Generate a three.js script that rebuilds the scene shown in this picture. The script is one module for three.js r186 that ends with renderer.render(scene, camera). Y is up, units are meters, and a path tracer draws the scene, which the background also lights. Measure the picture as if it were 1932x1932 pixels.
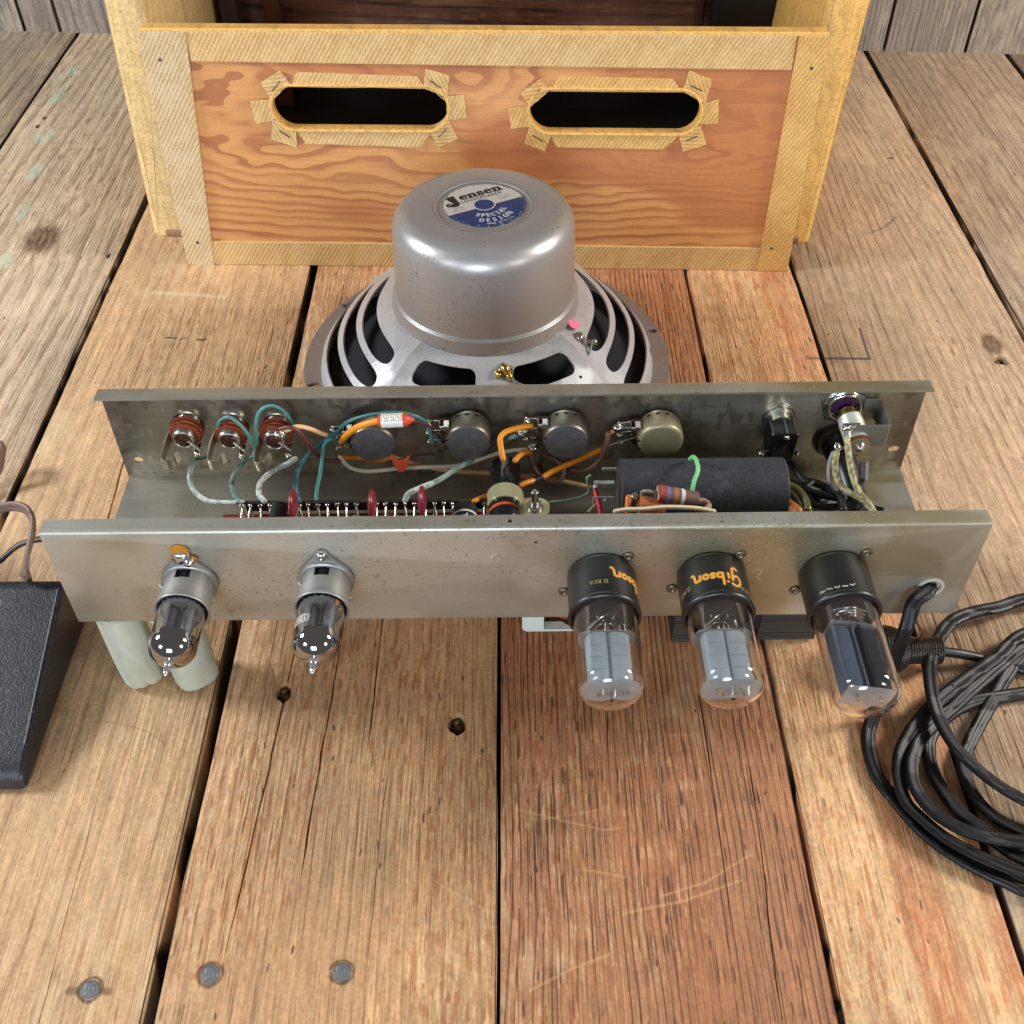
import * as THREE from 'three';
import { mergeGeometries, mergeVertices, toCreasedNormals } from 'three/addons/utils/BufferGeometryUtils.js';
import { RoundedBoxGeometry } from 'three/addons/geometries/RoundedBoxGeometry.js';
import { TessellateModifier } from 'three/addons/modifiers/TessellateModifier.js';
import { RectAreaLightUniformsLib } from 'three/addons/lights/RectAreaLightUniformsLib.js';
import { Brush, Evaluator, SUBTRACTION } from 'three-bvh-csg';

// ------------------------------------------------------------------ camera
const PITCH = 0.7942, ROLL = -0.00637, EYE = new THREE.Vector3(0, 0.48, 0), FOCAL = 2052.46;
const camera = new THREE.PerspectiveCamera(2 * Math.atan(966 / FOCAL) * 180 / Math.PI, 1, 0.01, 30);
const V = (x, y, z) => new THREE.Vector3(x, y, z);
const cR = V(1, 0, 0), cU = V(0, Math.cos(PITCH), -Math.sin(PITCH)), cB = V(0, Math.sin(PITCH), Math.cos(PITCH));
const camR = cR.clone().multiplyScalar(Math.cos(ROLL)).addScaledVector(cU, Math.sin(ROLL));
const camU = cU.clone().multiplyScalar(Math.cos(ROLL)).addScaledVector(cR, -Math.sin(ROLL));
camera.position.copy(EYE);
camera.quaternion.setFromRotationMatrix(new THREE.Matrix4().makeBasis(camR, camU, cB));
const scene = new THREE.Scene();
scene.add(camera);
const renderer = new THREE.WebGLRenderer({ antialias: true });
renderer.toneMapping = THREE.LinearToneMapping;
renderer.toneMappingExposure = 1.12;
renderer.shadowMap.enabled = true;
scene.background = new THREE.Color().setRGB(0.145, 0.14, 0.138);

// ------------------------------------------------------------------ lamps: two soft lamps on each side, a cool one far in front
RectAreaLightUniformsLib.init();
const LAMPS = [
  ['left', [-1.2, 0.74, -0.54], [0, 0.03, -0.45], 0.28, 0.28, [0.93, 0.97, 1.0], 58],
  ['left front', [-1.0, 0.62, 0.5], [0, 0.03, -0.4], 0.26, 0.26, [0.92, 0.96, 1.0], 17],
  ['right front', [1.0, 0.62, 0.5], [0, 0.03, -0.4], 0.26, 0.26, [1.0, 0.95, 0.88], 17],
  ['right', [1.2, 0.74, -0.54], [0, 0.03, -0.45], 0.28, 0.28, [1.0, 0.94, 0.87], 58],
  ['front', [-0.35, 0.8, 2.3], [0, 0.05, -0.4], 0.9, 0.7, [0.72, 0.85, 1.0], 24],
];

// ------------------------------------------------------------------ helpers
let seedState = 7;
const rnd = () => { seedState = (seedState * 1664525 + 1013904223) >>> 0; return seedState / 4294967296; };
const rr = (a, b) => a + (b - a) * rnd();
const clamp = (x, a = 0, b = 1) => Math.min(b, Math.max(a, x));
const sst = (a, b, x) => { const t = clamp((x - a) / (b - a)); return t * t * (3 - 2 * t); };
const lerp = (a, b, t) => a + (b - a) * t;
function makeNoise(seed) {
  let s = seed * 7919 + 13;
  const T = new Float32Array(65536);
  for (let i = 0; i < 65536; i++) { s = (Math.imul(s, 1664525) + 1013904223) >>> 0; T[i] = s / 4294967296; }
  return (x, y) => {
    const ix = Math.floor(x), iy = Math.floor(y);
    let fx = x - ix, fy = y - iy; fx = fx * fx * (3 - 2 * fx); fy = fy * fy * (3 - 2 * fy);
    const a = ix & 255, b = (ix + 1) & 255, c = (iy & 255) << 8, d = ((iy + 1) & 255) << 8;
    const p = T[a | c], q = T[b | c], r = T[a | d], t = T[b | d];
    return p + (q - p) * fx + (r - p + (p - q - r + t) * fx) * fy;
  };
}
const names = {};
function numbered(name) { const n = names[name] = (names[name] ?? -1) + 1; return n ? `${name}_${String(n).padStart(3, '0')}` : name; }
function tag(o, label, category, group) { o.userData = { label, category }; if (group) o.userData.group = group; return o; }
function thing(name, label, category, group) { const o = new THREE.Group(); o.name = numbered(name); scene.add(o); return tag(o, label, category, group); }
function part(name, geo, mat, parent, label) {
  const list = Array.isArray(geo) ? geo : [geo];
  const g = list.length === 1 ? list[0] : merge(list);
  const m = new THREE.Mesh(g, mat); m.name = name; m.castShadow = m.receiveShadow = true;
  if (label) m.userData.label = label;
  (parent || scene).add(m); return m;
}
function merge(list) {
  return mergeGeometries(list.map((g) => {
    const n = g.index ? g.toNonIndexed() : g.clone();
    for (const k of Object.keys(n.attributes)) if (!['position', 'normal', 'uv'].includes(k)) n.deleteAttribute(k);
    if (!n.attributes.uv) n.setAttribute('uv', new THREE.BufferAttribute(new Float32Array(n.attributes.position.count * 2), 2));
    n.clearGroups(); return n;
  }));
}
const at = (g, x, y, z) => g.translate(x, y, z);
const rbox = (w, h, d, r = 0.0004, s = 2) => new RoundedBoxGeometry(w, h, d, s, Math.min(r, w / 2.01, h / 2.01, d / 2.01));
const bx = (w, h, d, x = 0, y = 0, z = 0, r = 0.0003) => at(rbox(w, h, d, r), x, y, z);
const lathe = (pts, seg = 48) => new THREE.LatheGeometry(pts.map(([r, y]) => new THREE.Vector2(Math.max(r, 1e-6), y)), seg);
const toZ = (g) => g.rotateX(Math.PI / 2);           // axis y becomes axis +z
const ball = (r, x, y, z, sx = 1, sy = 1, sz = 1) => new THREE.SphereGeometry(r, 14, 10).scale(sx, sy, sz).translate(x, y, z);
const curve = (pts, closed = false) => new THREE.CatmullRomCurve3(pts, closed, 'centripetal');
const tube = (pts, r, seg = 40, rad = 8) => new THREE.TubeGeometry(curve(pts), seg, r, rad, false);
function cylBetween(a, b, r, r2 = r, seg = 16) {
  const d = b.clone().sub(a), g = new THREE.CylinderGeometry(r2, r, d.length(), seg);
  g.applyQuaternion(new THREE.Quaternion().setFromUnitVectors(V(0, 1, 0), d.normalize()));
  return g.translate((a.x + b.x) / 2, (a.y + b.y) / 2, (a.z + b.z) / 2);
}
function blob(r, x, y, z, seed = 1) {                 // a lump of solder
  const g = new THREE.IcosahedronGeometry(r, 3), p = g.attributes.position, n = makeNoise(seed);
  for (let i = 0; i < p.count; i++) {
    const v = V(p.getX(i), p.getY(i), p.getZ(i)).divideScalar(r);
    const k = 0.7 + 0.6 * n(v.x * 1.6 + 9 + v.z, v.y * 1.6 + 5 - v.z);
    p.setXYZ(i, v.x * r * k, v.y * r * k, v.z * r * k);
  }
  const m = mergeVertices(g.deleteAttribute('normal').deleteAttribute('uv')); m.computeVertexNormals(); return m.translate(x, y, z);
}
function boxUV(g, k = 1, ox = 0, oy = 0) {            // uv in metres, across the axis each face points along
  if (g.index) g = g.toNonIndexed();
  const p = g.attributes.position, uv = new Float32Array(p.count * 2), a = V(), b = V(), c = V(), n = V();
  for (let i = 0; i < p.count; i += 3) {
    a.fromBufferAttribute(p, i); b.fromBufferAttribute(p, i + 1); c.fromBufferAttribute(p, i + 2);
    n.crossVectors(b.clone().sub(a), c.clone().sub(a)); const x = Math.abs(n.x), y = Math.abs(n.y), z = Math.abs(n.z);
    [a, b, c].forEach((q, j) => {
      const [u, v] = x > y && x > z ? [q.z, q.y] : y > z ? [q.x, q.z] : [q.x, q.y];
      uv[(i + j) * 2] = (u + ox) * k; uv[(i + j) * 2 + 1] = (v + oy) * k;
    });
  }
  g.setAttribute('uv', new THREE.BufferAttribute(uv, 2)); return g;
}
function tess(g, edge, it = 7) { return new TessellateModifier(edge, it).modify(g.index ? g.toNonIndexed() : g); }
function warp(g, f, crease = 0.6) {
  const p = g.attributes.position, v = V();
  for (let i = 0; i < p.count; i++) { v.fromBufferAttribute(p, i); f(v); p.setXYZ(i, v.x, v.y, v.z); }
  g.deleteAttribute('normal'); const m = g.attributes.uv ? g : g; return toCreasedNormals(m, crease);
}
const shapeOf = (pts) => new THREE.Shape(pts.map(([x, y]) => new THREE.Vector2(x, y)));
const extr = (shape, depth, bevel = 0, curveSegments = 16) => new THREE.ExtrudeGeometry(shape, { depth, curveSegments, bevelEnabled: bevel > 0, bevelSize: bevel, bevelThickness: bevel, bevelOffset: -bevel, bevelSegments: 2 });
function roundRectPath(x0, y0, x1, y1, r, P = THREE.Path) {
  const p = new P(); p.moveTo(x0 + r, y0); p.lineTo(x1 - r, y0); p.absarc(x1 - r, y0 + r, r, -Math.PI / 2, 0, false); p.lineTo(x1, y1 - r); p.absarc(x1 - r, y1 - r, r, 0, Math.PI / 2, false);
  p.lineTo(x0 + r, y1); p.absarc(x0 + r, y1 - r, r, Math.PI / 2, Math.PI, false); p.lineTo(x0, y0 + r); p.absarc(x0 + r, y0 + r, r, Math.PI, 1.5 * Math.PI, false); return p;
}
function circlePath(x, y, r) { const p = new THREE.Path(); p.absarc(x, y, r, 0, Math.PI * 2, true); return p; }

// the lines of sight of the photograph, to lay things out on the surfaces they stand on
const sight = (px, py) => camR.clone().multiplyScalar((px - 966) / FOCAL).addScaledVector(camU, -(py - 966) / FOCAL).sub(cB);
function onPlane(px, py, axis, val, M) {
  let o = EYE.clone(), d = sight(px, py);
  if (M) { const I = M.clone().invert(); o.applyMatrix4(I); d.transformDirection(I); }
  const t = (val - o[axis]) / d[axis]; return o.addScaledVector(d, t);
}
const onFloor = (px, py, y = 0) => onPlane(px, py, 'y', y);

// ------------------------------------------------------------------ textures
function dataTex(w, h, rgb, srgb = true) {
  const t = new THREE.DataTexture(rgb, w, h, THREE.RGBAFormat);
  if (srgb) t.colorSpace = THREE.SRGBColorSpace;
  t.magFilter = THREE.LinearFilter; t.minFilter = THREE.LinearMipmapLinearFilter; t.generateMipmaps = true;
  t.wrapS = t.wrapT = THREE.RepeatWrapping; t.needsUpdate = true; return t;
}
function canvasTex(w, h, draw) {
  const c = document.createElement('canvas'); c.width = w; c.height = h; const x = c.getContext('2d'); draw(x, w, h);
  const t = new THREE.CanvasTexture(c); t.colorSpace = THREE.SRGBColorSpace; t.magFilter = THREE.LinearFilter; return t;
}
class Paint {                                          // colour + height of a flat surface of w x l metres
  constructor(W, H, w, l) { Object.assign(this, { W, H, w, l }); this.c = new Float32Array(W * H * 3); this.h = new Float32Array(W * H); }
  fill(f) {                                            // f(u metres across, v metres along, out) -> out = [r, g, b, height]
    const o = [0, 0, 0, 0.5];
    for (let j = 0; j < this.H; j++) for (let i = 0; i < this.W; i++) {
      f((i + 0.5) / this.W * this.w, (j + 0.5) / this.H * this.l, o);
      const k = j * this.W + i; this.c[k * 3] = o[0]; this.c[k * 3 + 1] = o[1]; this.c[k * 3 + 2] = o[2]; this.h[k] = o[3];
    }
  }
  stroke(pts, width, col, alpha, dh = 0, soft = 0.5) { // pts in metres
    const sx = this.W / this.w, sy = this.H / this.l;
    for (let s = 0; s + 1 < pts.length; s++) {
      const [ax, ay] = pts[s], [bx_, by] = pts[s + 1], r = width * (1 + soft);
      const i0 = Math.max(0, Math.floor((Math.min(ax, bx_) - r) * sx)), i1 = Math.min(this.W - 1, Math.ceil((Math.max(ax, bx_) + r) * sx));
      const j0 = Math.max(0, Math.floor((Math.min(ay, by) - r) * sy)), j1 = Math.min(this.H - 1, Math.ceil((Math.max(ay, by) + r) * sy));
      const L2 = (bx_ - ax) ** 2 + (by - ay) ** 2 + 1e-12;
      for (let j = j0; j <= j1; j++) for (let i = i0; i <= i1; i++) {
        const x = (i + 0.5) / sx, y = (j + 0.5) / sy, t = clamp(((x - ax) * (bx_ - ax) + (y - ay) * (by - ay)) / L2);
        const d = Math.hypot(x - ax - t * (bx_ - ax), y - ay - t * (by - ay));
        const a = alpha * (1 - sst(width * (1 - soft), width * (1 + soft), d)); if (a <= 0) continue;
        const k = j * this.W + i; for (let q = 0; q < 3; q++) this.c[k * 3 + q] = lerp(this.c[k * 3 + q], col[q], a);
        this.h[k] += dh * a;
      }
    }
  }
  textures() {
    const n = this.W * this.H, c = new Uint8Array(n * 4), b = new Uint8Array(n * 4);
    for (let i = 0; i < n; i++) {
      for (let q = 0; q < 3; q++) c[i * 4 + q] = clamp(this.c[i * 3 + q], 0, 255);
      b[i * 4] = b[i * 4 + 1] = b[i * 4 + 2] = clamp(this.h[i]) * 255; c[i * 4 + 3] = b[i * 4 + 3] = 255;
    }
    return [dataTex(this.W, this.H, c), dataTex(this.W, this.H, b, false)];
  }
}
const mix3 = (o, c, a) => { o[0] += (c[0] - o[0]) * a; o[1] += (c[1] - o[1]) * a; o[2] += (c[2] - o[2]) * a; };

// wood of a board of w x l metres, grain along v
function woodPaint(o) {
  const { seed, w, l, W, H, light, dark, red, grey, freq = 90, cath = 3, line = 0.6, greyness = 0.2, redness = 0.3, fibre = 1, knots = [], sharp = 0.5, warpA = 0.012, band = 0, after } = o;
  const n = makeNoise(seed), n2 = makeNoise(seed + 101), P = new Paint(W, H, w, l);
  P.fill((u, v, out) => {
    let x = u + warpA * (n(u * 7, v * 1.6) - 0.5) + 0.004 * (n2(u * 30, v * 9) - 0.5) + 0.0015 * (n(u * 90 + 7, v * 30) - 0.5), knot = 0;
    for (const [ku, kv, kr] of knots) {
      const du = u - ku, dv = v - kv, q = Math.hypot(du, dv * 0.6) / kr;
      x += Math.sign(du) * kr * 0.9 * Math.exp(-q * q * 0.16) * (q > 0.9 ? 1 : q);
      if (q < 2.2) knot = Math.max(knot, 1 - sst(0.75, 1.35 + 0.5 * n(u * 200, v * 120), q));
    }
    const g = x * freq + cath * n2(u * 5 + 3.1, v * 1.3) + cath * 0.35 * n(u * 16, v * 4);
    const ring = Math.floor(g), t = g - ring, wr = 0.5 + 0.5 * n(ring * 3.7 + 0.5, v * 0.8 + ring);
    const late = sst(sharp, 0.9, t) * (1 - sst(0.93, 1, t)) * wr * (0.45 + 0.8 * sst(0.3, 0.6, n2(u * 300 + 50, v * 34)));
    const f1 = n(u * 1100, v * 30), f2 = n2(u * 2600, v * 90), f3 = n(u * 420, v * 16 + 40), chat = n(u * 240 + 17, v * 95) * 0.6 + n2(u * 520, v * 210) * 0.4, blot = n2(u * 11 + 20, v * 5), blot2 = n(u * 34, v * 12 + 70), fine = n2(u * 900, v * 900);
    out[0] = light[0]; out[1] = light[1]; out[2] = light[2];
    mix3(out, red, redness * sst(0.35, 0.8, blot * 0.65 + blot2 * 0.35));
    if (band) { const bb = sst(0.55, 0.72, n(x * band, v * 0.9 + 5) * 0.8 + n2(u * 220, v * 3) * 0.2); mix3(out, red, bb * 0.75); }
    mix3(out, grey, greyness * (0.5 + 0.5 * n(u * 24 + 5, v * 9)) ); { const tn = sst(0.58, 0.78, n2(u * 1000 + 11, v * 150 + n(u * 90, v * 40) * 3)) * sst(0.25, 0.55, n(u * 13 + 31, v * 9)); mix3(out, red, 0.55 * tn * (o.torn ?? 0.6)); const ln = sst(0.64, 0.74, n(u * 900 + 91, v * 140)) * sst(0.3, 0.6, n2(u * 17 + 3, v * 11)); mix3(out, [226, 196, 152], 0.34 * ln * (o.torn ?? 0.6)); }
    mix3(out, dark, clamp(late * line));
    const k = 1 + fibre * (0.11 * (f1 - 0.5) + 0.14 * (f2 - 0.5) + 0.07 * (f3 - 0.5)) + 0.09 * (blot2 - 0.5) + 0.15 * (fine - 0.5) + 0.13 * (chat - 0.5);
    out[0] *= k; out[1] *= k; out[2] *= k;
    const pore = sst(0.8, 0.88, n2(u * 1500 + 3, v * 70)) * sst(0.4, 0.7, n(u * 15, v * 8)); mix3(out, dark, 0.55 * pore * fibre);
    const worn = sst(0.62, 0.8, n(u * 20 + 60, v * 13) * 0.6 + n2(u * 160, v * 60) * 0.4); mix3(out, [232, 208, 170], 0.22 * worn);
    if (knot) mix3(out, [74, 48, 30], 0.72 * knot * (0.6 + 0.5 * n(u * 500, v * 300)));
    out[3] = 0.62 + 0.12 * (chat - 0.5) - 0.3 * late * (0.4 + line) + 0.22 * (f1 - 0.5) + 0.2 * (f2 - 0.5) + 0.2 * (blot2 - 0.5) - 0.25 * pore - 0.1 * knot;
  });
  // scratches and scuffs
  for (let j = 0; j < H; j++) for (const i of [0, W - 1]) { const k = (j * W + i) * 3; P.c[k] = 40 + 12 * n(i, j * 0.2); P.c[k + 1] = 30 + 9 * n(i, j * 0.2); P.c[k + 2] = 22; }   // board sides near black: the shade of the gaps put into the colour
  const m = o.scratches ?? 30;
  for (let i = 0; i < m; i++) {
    const x = rr(0, w), y = rr(0.35, 1) * l, a = rr(-0.9, 0.9) + (rnd() < 0.4 ? 1.2 : 0), L = rr(0.01, 0.06), bend = rr(-0.5, 0.5), pts = [];
    for (let s = 0; s <= 6; s++) { const q = s / 6; pts.push([x + L * q * Math.cos(a + bend * q), y + L * q * Math.sin(a + bend * q)]); }
    P.stroke(pts, rr(0.00018, 0.0005), rnd() < 0.7 ? [224, 190, 146] : [110, 74, 44], rr(0.08, 0.34), -0.12, 0.9);
  }
  for (let i = 0; i < m * 2; i++) { const x = rr(0, w), y = rr(0, l), L = rr(0.001, 0.004); P.stroke([[x, y], [x + rr(-1, 1) * 0.0006, y + L]], rr(0.0002, 0.0006), [58, 38, 24], rr(0.3, 0.8), -0.3, 0.6); }
  if (after) after(P);
  return P;
}

// ------------------------------------------------------------------ simple materials
const M = (o) => new THREE.MeshStandardMaterial(o);
const MP = (o) => new THREE.MeshPhysicalMaterial(o);
const S = (r, g, b) => new THREE.Color().setRGB(r / 255, g / 255, b / 255, THREE.SRGBColorSpace);
function specks(seed, W, H, w, l, base, f) { const P = new Paint(W, H, w, l), n = makeNoise(seed), n2 = makeNoise(seed + 5); P.fill((u, v, o) => { o[0] = base[0]; o[1] = base[1]; o[2] = base[2]; o[3] = 0.5; f(u, v, o, n, n2); }); return P; }
const steel = M({ color: S(196, 192, 182), metalness: 1, roughness: 0.3 });
const bright = M({ color: S(214, 212, 206), metalness: 1, roughness: 0.18 });
const solder = M({ color: S(196, 192, 184), metalness: 1, roughness: 0.22 });
const darkSteel = M({ color: S(92, 86, 78), metalness: 0.9, roughness: 0.45 });
const black = M({ color: S(22, 22, 24), roughness: 0.42 });
const matteBlack = M({ color: S(15, 15, 16), roughness: 0.85 });
const bakelite = MP({ color: S(17, 17, 18), roughness: 0.34, clearcoat: 0.25, clearcoatRoughness: 0.3 });

// ------------------------------------------------------------------ lamps outside the frame
for (const [side, p, to, w, h, col, power] of LAMPS) {
  const g = thing('studio_lamp', { left: 'cool soft lamp panel standing to the left of the chassis', right: 'warm soft lamp panel standing to the right of the chassis', 'left front': 'cool soft lamp panel standing left in front of the boards', 'right front': 'warm soft lamp panel standing right in front of the boards', front: 'bluish lamp panel standing far in front of the boards' }[side], 'lamp');
  g.position.set(...p); g.lookAt(...to);
  part('housing', at(rbox(w + 0.04, h + 0.04, 0.06, 0.01), 0, 0, -0.035), matteBlack, g);
  part('lamp_diffuser', at(new THREE.PlaneGeometry(w, h), 0, 0, 0.0), M({ color: 0x000000, emissive: new THREE.Color(...col), emissiveIntensity: 0.6, roughness: 1 }), g);
  const L = new THREE.RectAreaLight(new THREE.Color().setRGB(...col), power, w, h);
  L.position.set(0, 0, 0.006); L.rotation.y = Math.PI; g.add(L);
}

// ------------------------------------------------------------------ the board floor
const floor = new THREE.Group(); floor.name = 'floor'; floor.userData = { kind: 'structure', label: 'floor of old worn wooden boards' }; scene.add(floor);
const ZF = -1.245, ZN = 0.02, LEN = ZN - ZF;
const ev = new Evaluator(); ev.useGroups = false; ev.attributes = ['position', 'normal', 'uv'];
function plankGeo(x0, x1, seed, cracks = [], holes = [], z0 = ZF, z1 = ZN, thick = 0.034, ragged = 0.0012, round = 0.0011) {
  const n = makeNoise(seed + 31), rows = 150, w = x1 - x0, l = z1 - z0, prof = [];
  const list = [...cracks].sort((a, b) => a.x[0] + a.x[1] - b.x[0] - b.x[1]);
  for (let r = 0; r <= rows; r++) {
    const s = r / rows, z = z0 + l * s;
    const ea = x0 + ragged * (n(z * 9, 3) + 0.45 * n(z * 70, 8) - 0.7), eb = x1 + ragged * (n(z * 9, 33) + 0.45 * n(z * 70, 38) - 0.7), c = round * (0.6 + 0.9 * n(z * 25, 60));
    const row = [[ea + 0.0005, -thick], [ea, -c], [ea + c * 0.35, -c * 0.3], [ea + c, 0]];
    for (const k of list) {
      const q = (z - k.z[0]) / (k.z[1] - k.z[0]), inside = q > 0 && q < 1, e = inside ? Math.min(1, 6 * q, 6 * (1 - q)) : 0;
      const xc = lerp(k.x[0], k.x[1], clamp(q)) + 0.003 * (n(z * 11, 90 + k.x[0] * 50) - 0.5) + 0.0007 * (n(z * 110, 95) - 0.5), hw = Math.max(2e-6, 0.5 * k.w * e * (0.5 + n(z * 60, 44 + k.x[0] * 90)));
      row.push([xc - hw, 0], [xc, -k.w * 4 * e - 1e-6], [xc + hw, 0]);
    }
    row.push([eb - c, 0], [eb - c * 0.35, -c * 0.3], [eb, -c], [eb - 0.0005, -thick]);
    prof.push(row.map(([x, y]) => [x, y, z]));
  }
  const K = prof[0].length, pos = [], uv = [], idx = [];
  for (const row of prof) for (const [x, y, z] of row) { pos.push(x, y, z); uv.push((x - x0) / w, (z - z0) / l); }
  const add = (a, b, c) => idx.push(a, b, c);
  for (let r = 0; r < rows; r++) for (let k = 0; k < K; k++) {
    const a = r * K + k, b = r * K + (k + 1) % K, c = a + K, d = b + K; add(a, c, b); add(b, c, d);
  }
  for (let k = 1; k + 1 < K; k++) { add(0, k, k + 1); const o = rows * K; add(o, o + k + 1, o + k); }
  let g = new THREE.BufferGeometry();
  g.setAttribute('position', new THREE.Float32BufferAttribute(pos, 3)); g.setAttribute('uv', new THREE.Float32BufferAttribute(uv, 2)); g.setIndex(idx);
  g = toCreasedNormals(g, 0.5);
  for (const [hx, hz, rx, rz, deep] of holes) {
    const hg = lathe([[0, -deep], [0.55, -deep], [0.8, -deep * 0.5], [1, 0.004], [0, 0.004]], 22), p = hg.attributes.position;
    for (let i = 0; i < p.count; i++) { const k = 0.78 + 0.5 * n(p.getX(i) * 2.2 + 50, p.getZ(i) * 2.2 + 20); p.setXYZ(i, p.getX(i) * rx * k, p.getY(i), p.getZ(i) * rz * k); }
    hg.computeVertexNormals();
    const A = new Brush(g), B = new Brush(hg); B.position.set(hx, 0, hz); A.updateMatrixWorld(); B.updateMatrixWorld();
    g = ev.evaluate(A, B, SUBTRACTION).geometry;
  }
  return g;
}
const fp = (px, py) => { const p = onFloor(px, py); return [p.x, p.z]; };
const PLANKS = [
  { x: [-0.70, -0.4735], light: [184, 162, 136], dark: [116, 94, 74], red: [168, 140, 110], grey: [154, 140, 126], greyness: 0.6, freq: 70, line: 0.5, hi: 0.5 },
  { x: [-0.4708, -0.3172], light: [204, 180, 150], dark: [130, 104, 80], red: [192, 158, 120], grey: [176, 160, 142], greyness: 0.5, freq: 95, line: 0.5, cath: 4, sharp: 0.3, knots: [[0.085, 0.455, 0.011]], bump: 1.7,
    cracks: [{ x: [-0.4, -0.392], z: [-0.72, -0.5], w: 0.0007 }], holes: [[...fp(205, 482), 0.0022, 0.0045, 0.01], [...fp(103, 64), 0.003, 0.004, 0.01], [...fp(96, 775), 0.003, 0.0045, 0.01], [...fp(85, 222), 0.0026, 0.004, 0.01], [...fp(72, 238), 0.0026, 0.004, 0.01]] },
  { x: [-0.3125, -0.1595], light: [200, 160, 114], dark: [138, 98, 64], red: [178, 130, 86], grey: [196, 170, 142], greyness: 0.36, freq: 110, line: 0.3, cath: 2.2, fibre: 1, torn: 0.35, sharp: 0.62,
    cracks: [{ x: [-0.256, -0.246], z: [-0.62, -0.36], w: 0.0011 }, { x: [-0.2395, -0.236], z: [-0.56, -0.4], w: 0.0008 }, { x: [-0.205, -0.2], z: [-0.3, -0.1], w: 0.0004 }] },
  { x: [-0.1532, -0.0084], light: [190, 145, 98], dark: [120, 76, 48], red: [162, 104, 62], grey: [184, 154, 124], greyness: 0.36, redness: 0.45, freq: 190, line: 0.3, cath: 2.6, scratches: 70, torn: 1.2, sharp: 0.6,
    cracks: [{ x: [-0.118, -0.128], z: [-0.4, -0.19], w: 0.0009 }, { x: [-0.095, -0.099], z: [-0.4, -0.225], w: 0.001 }, { x: [-0.0735, -0.0735], z: [-0.42, -0.3], w: 0.0008 }, { x: [-0.13, -0.128], z: [-0.74, -0.55], w: 0.0007 }, { x: [-0.062, -0.066], z: [-0.3, -0.19], w: 0.0004 }],
    holes: [[...fp(536, 1306), 0.0044, 0.0072, 0.009], [...fp(863, 1366), 0.0052, 0.0074, 0.009]] },
  { x: [-0.0066, 0.1372], light: [176, 118, 74], dark: [76, 44, 28], red: [144, 78, 44], grey: [166, 132, 102], greyness: 0.4, redness: 0.8, freq: 270, line: 0.66, cath: 4.2, sharp: 0.68, torn: 0.8, scratches: 45, warpA: 0.006, fibre: 1.25, bump: 1.4,
    cracks: [{ x: [0.101, 0.096], z: [-0.42, -0.2], w: 0.0009 }, { x: [0.118, 0.113], z: [-0.3, -0.15], w: 0.0007 }, { x: [0.052, 0.047], z: [-0.39, -0.3], w: 0.0005 }] },
  { x: [0.1398, 0.2218], light: [210, 166, 118], dark: [160, 108, 66], red: [178, 104, 62], grey: [204, 170, 134], greyness: 0.3, redness: 0.1, freq: 55, line: 0.3, cath: 2.4, band: 46, warpA: 0.01, sharp: 0.5, torn: 0.9 },
  { x: [0.2246, 0.3745], light: [188, 156, 122], dark: [122, 92, 66], red: [174, 130, 92], grey: [164, 146, 128], greyness: 0.45, freq: 150, line: 0.38, cath: 5, knots: [[0.125, 0.605, 0.006]],
    holes: [[...fp(1888, 681), 0.0052, 0.0055, 0.02], [...fp(1678, 298), 0.0035, 0.0022, 0.008]] },
  { x: [0.3790, 0.5200], light: [178, 152, 124], dark: [116, 92, 72], red: [164, 128, 98], grey: [152, 138, 124], greyness: 0.5, freq: 110, line: 0.42, cath: 3, cracks: [{ x: [0.452, 0.455], z: [-1.16, -0.6], w: 0.0008 }] },
  { x: [0.5245, 0.72], light: [146, 124, 100], dark: [96, 78, 60], red: [140, 112, 86], grey: [126, 116, 106], greyness: 0.6, freq: 80, line: 0.45 },
];
const subfloor = part('subfloor', boxUV(at(new THREE.BoxGeometry(1.6, 0.02, 1.5), 0, -0.055, -0.6)), M({ color: S(16, 13, 11), roughness: 0.95 }), floor);
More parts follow.
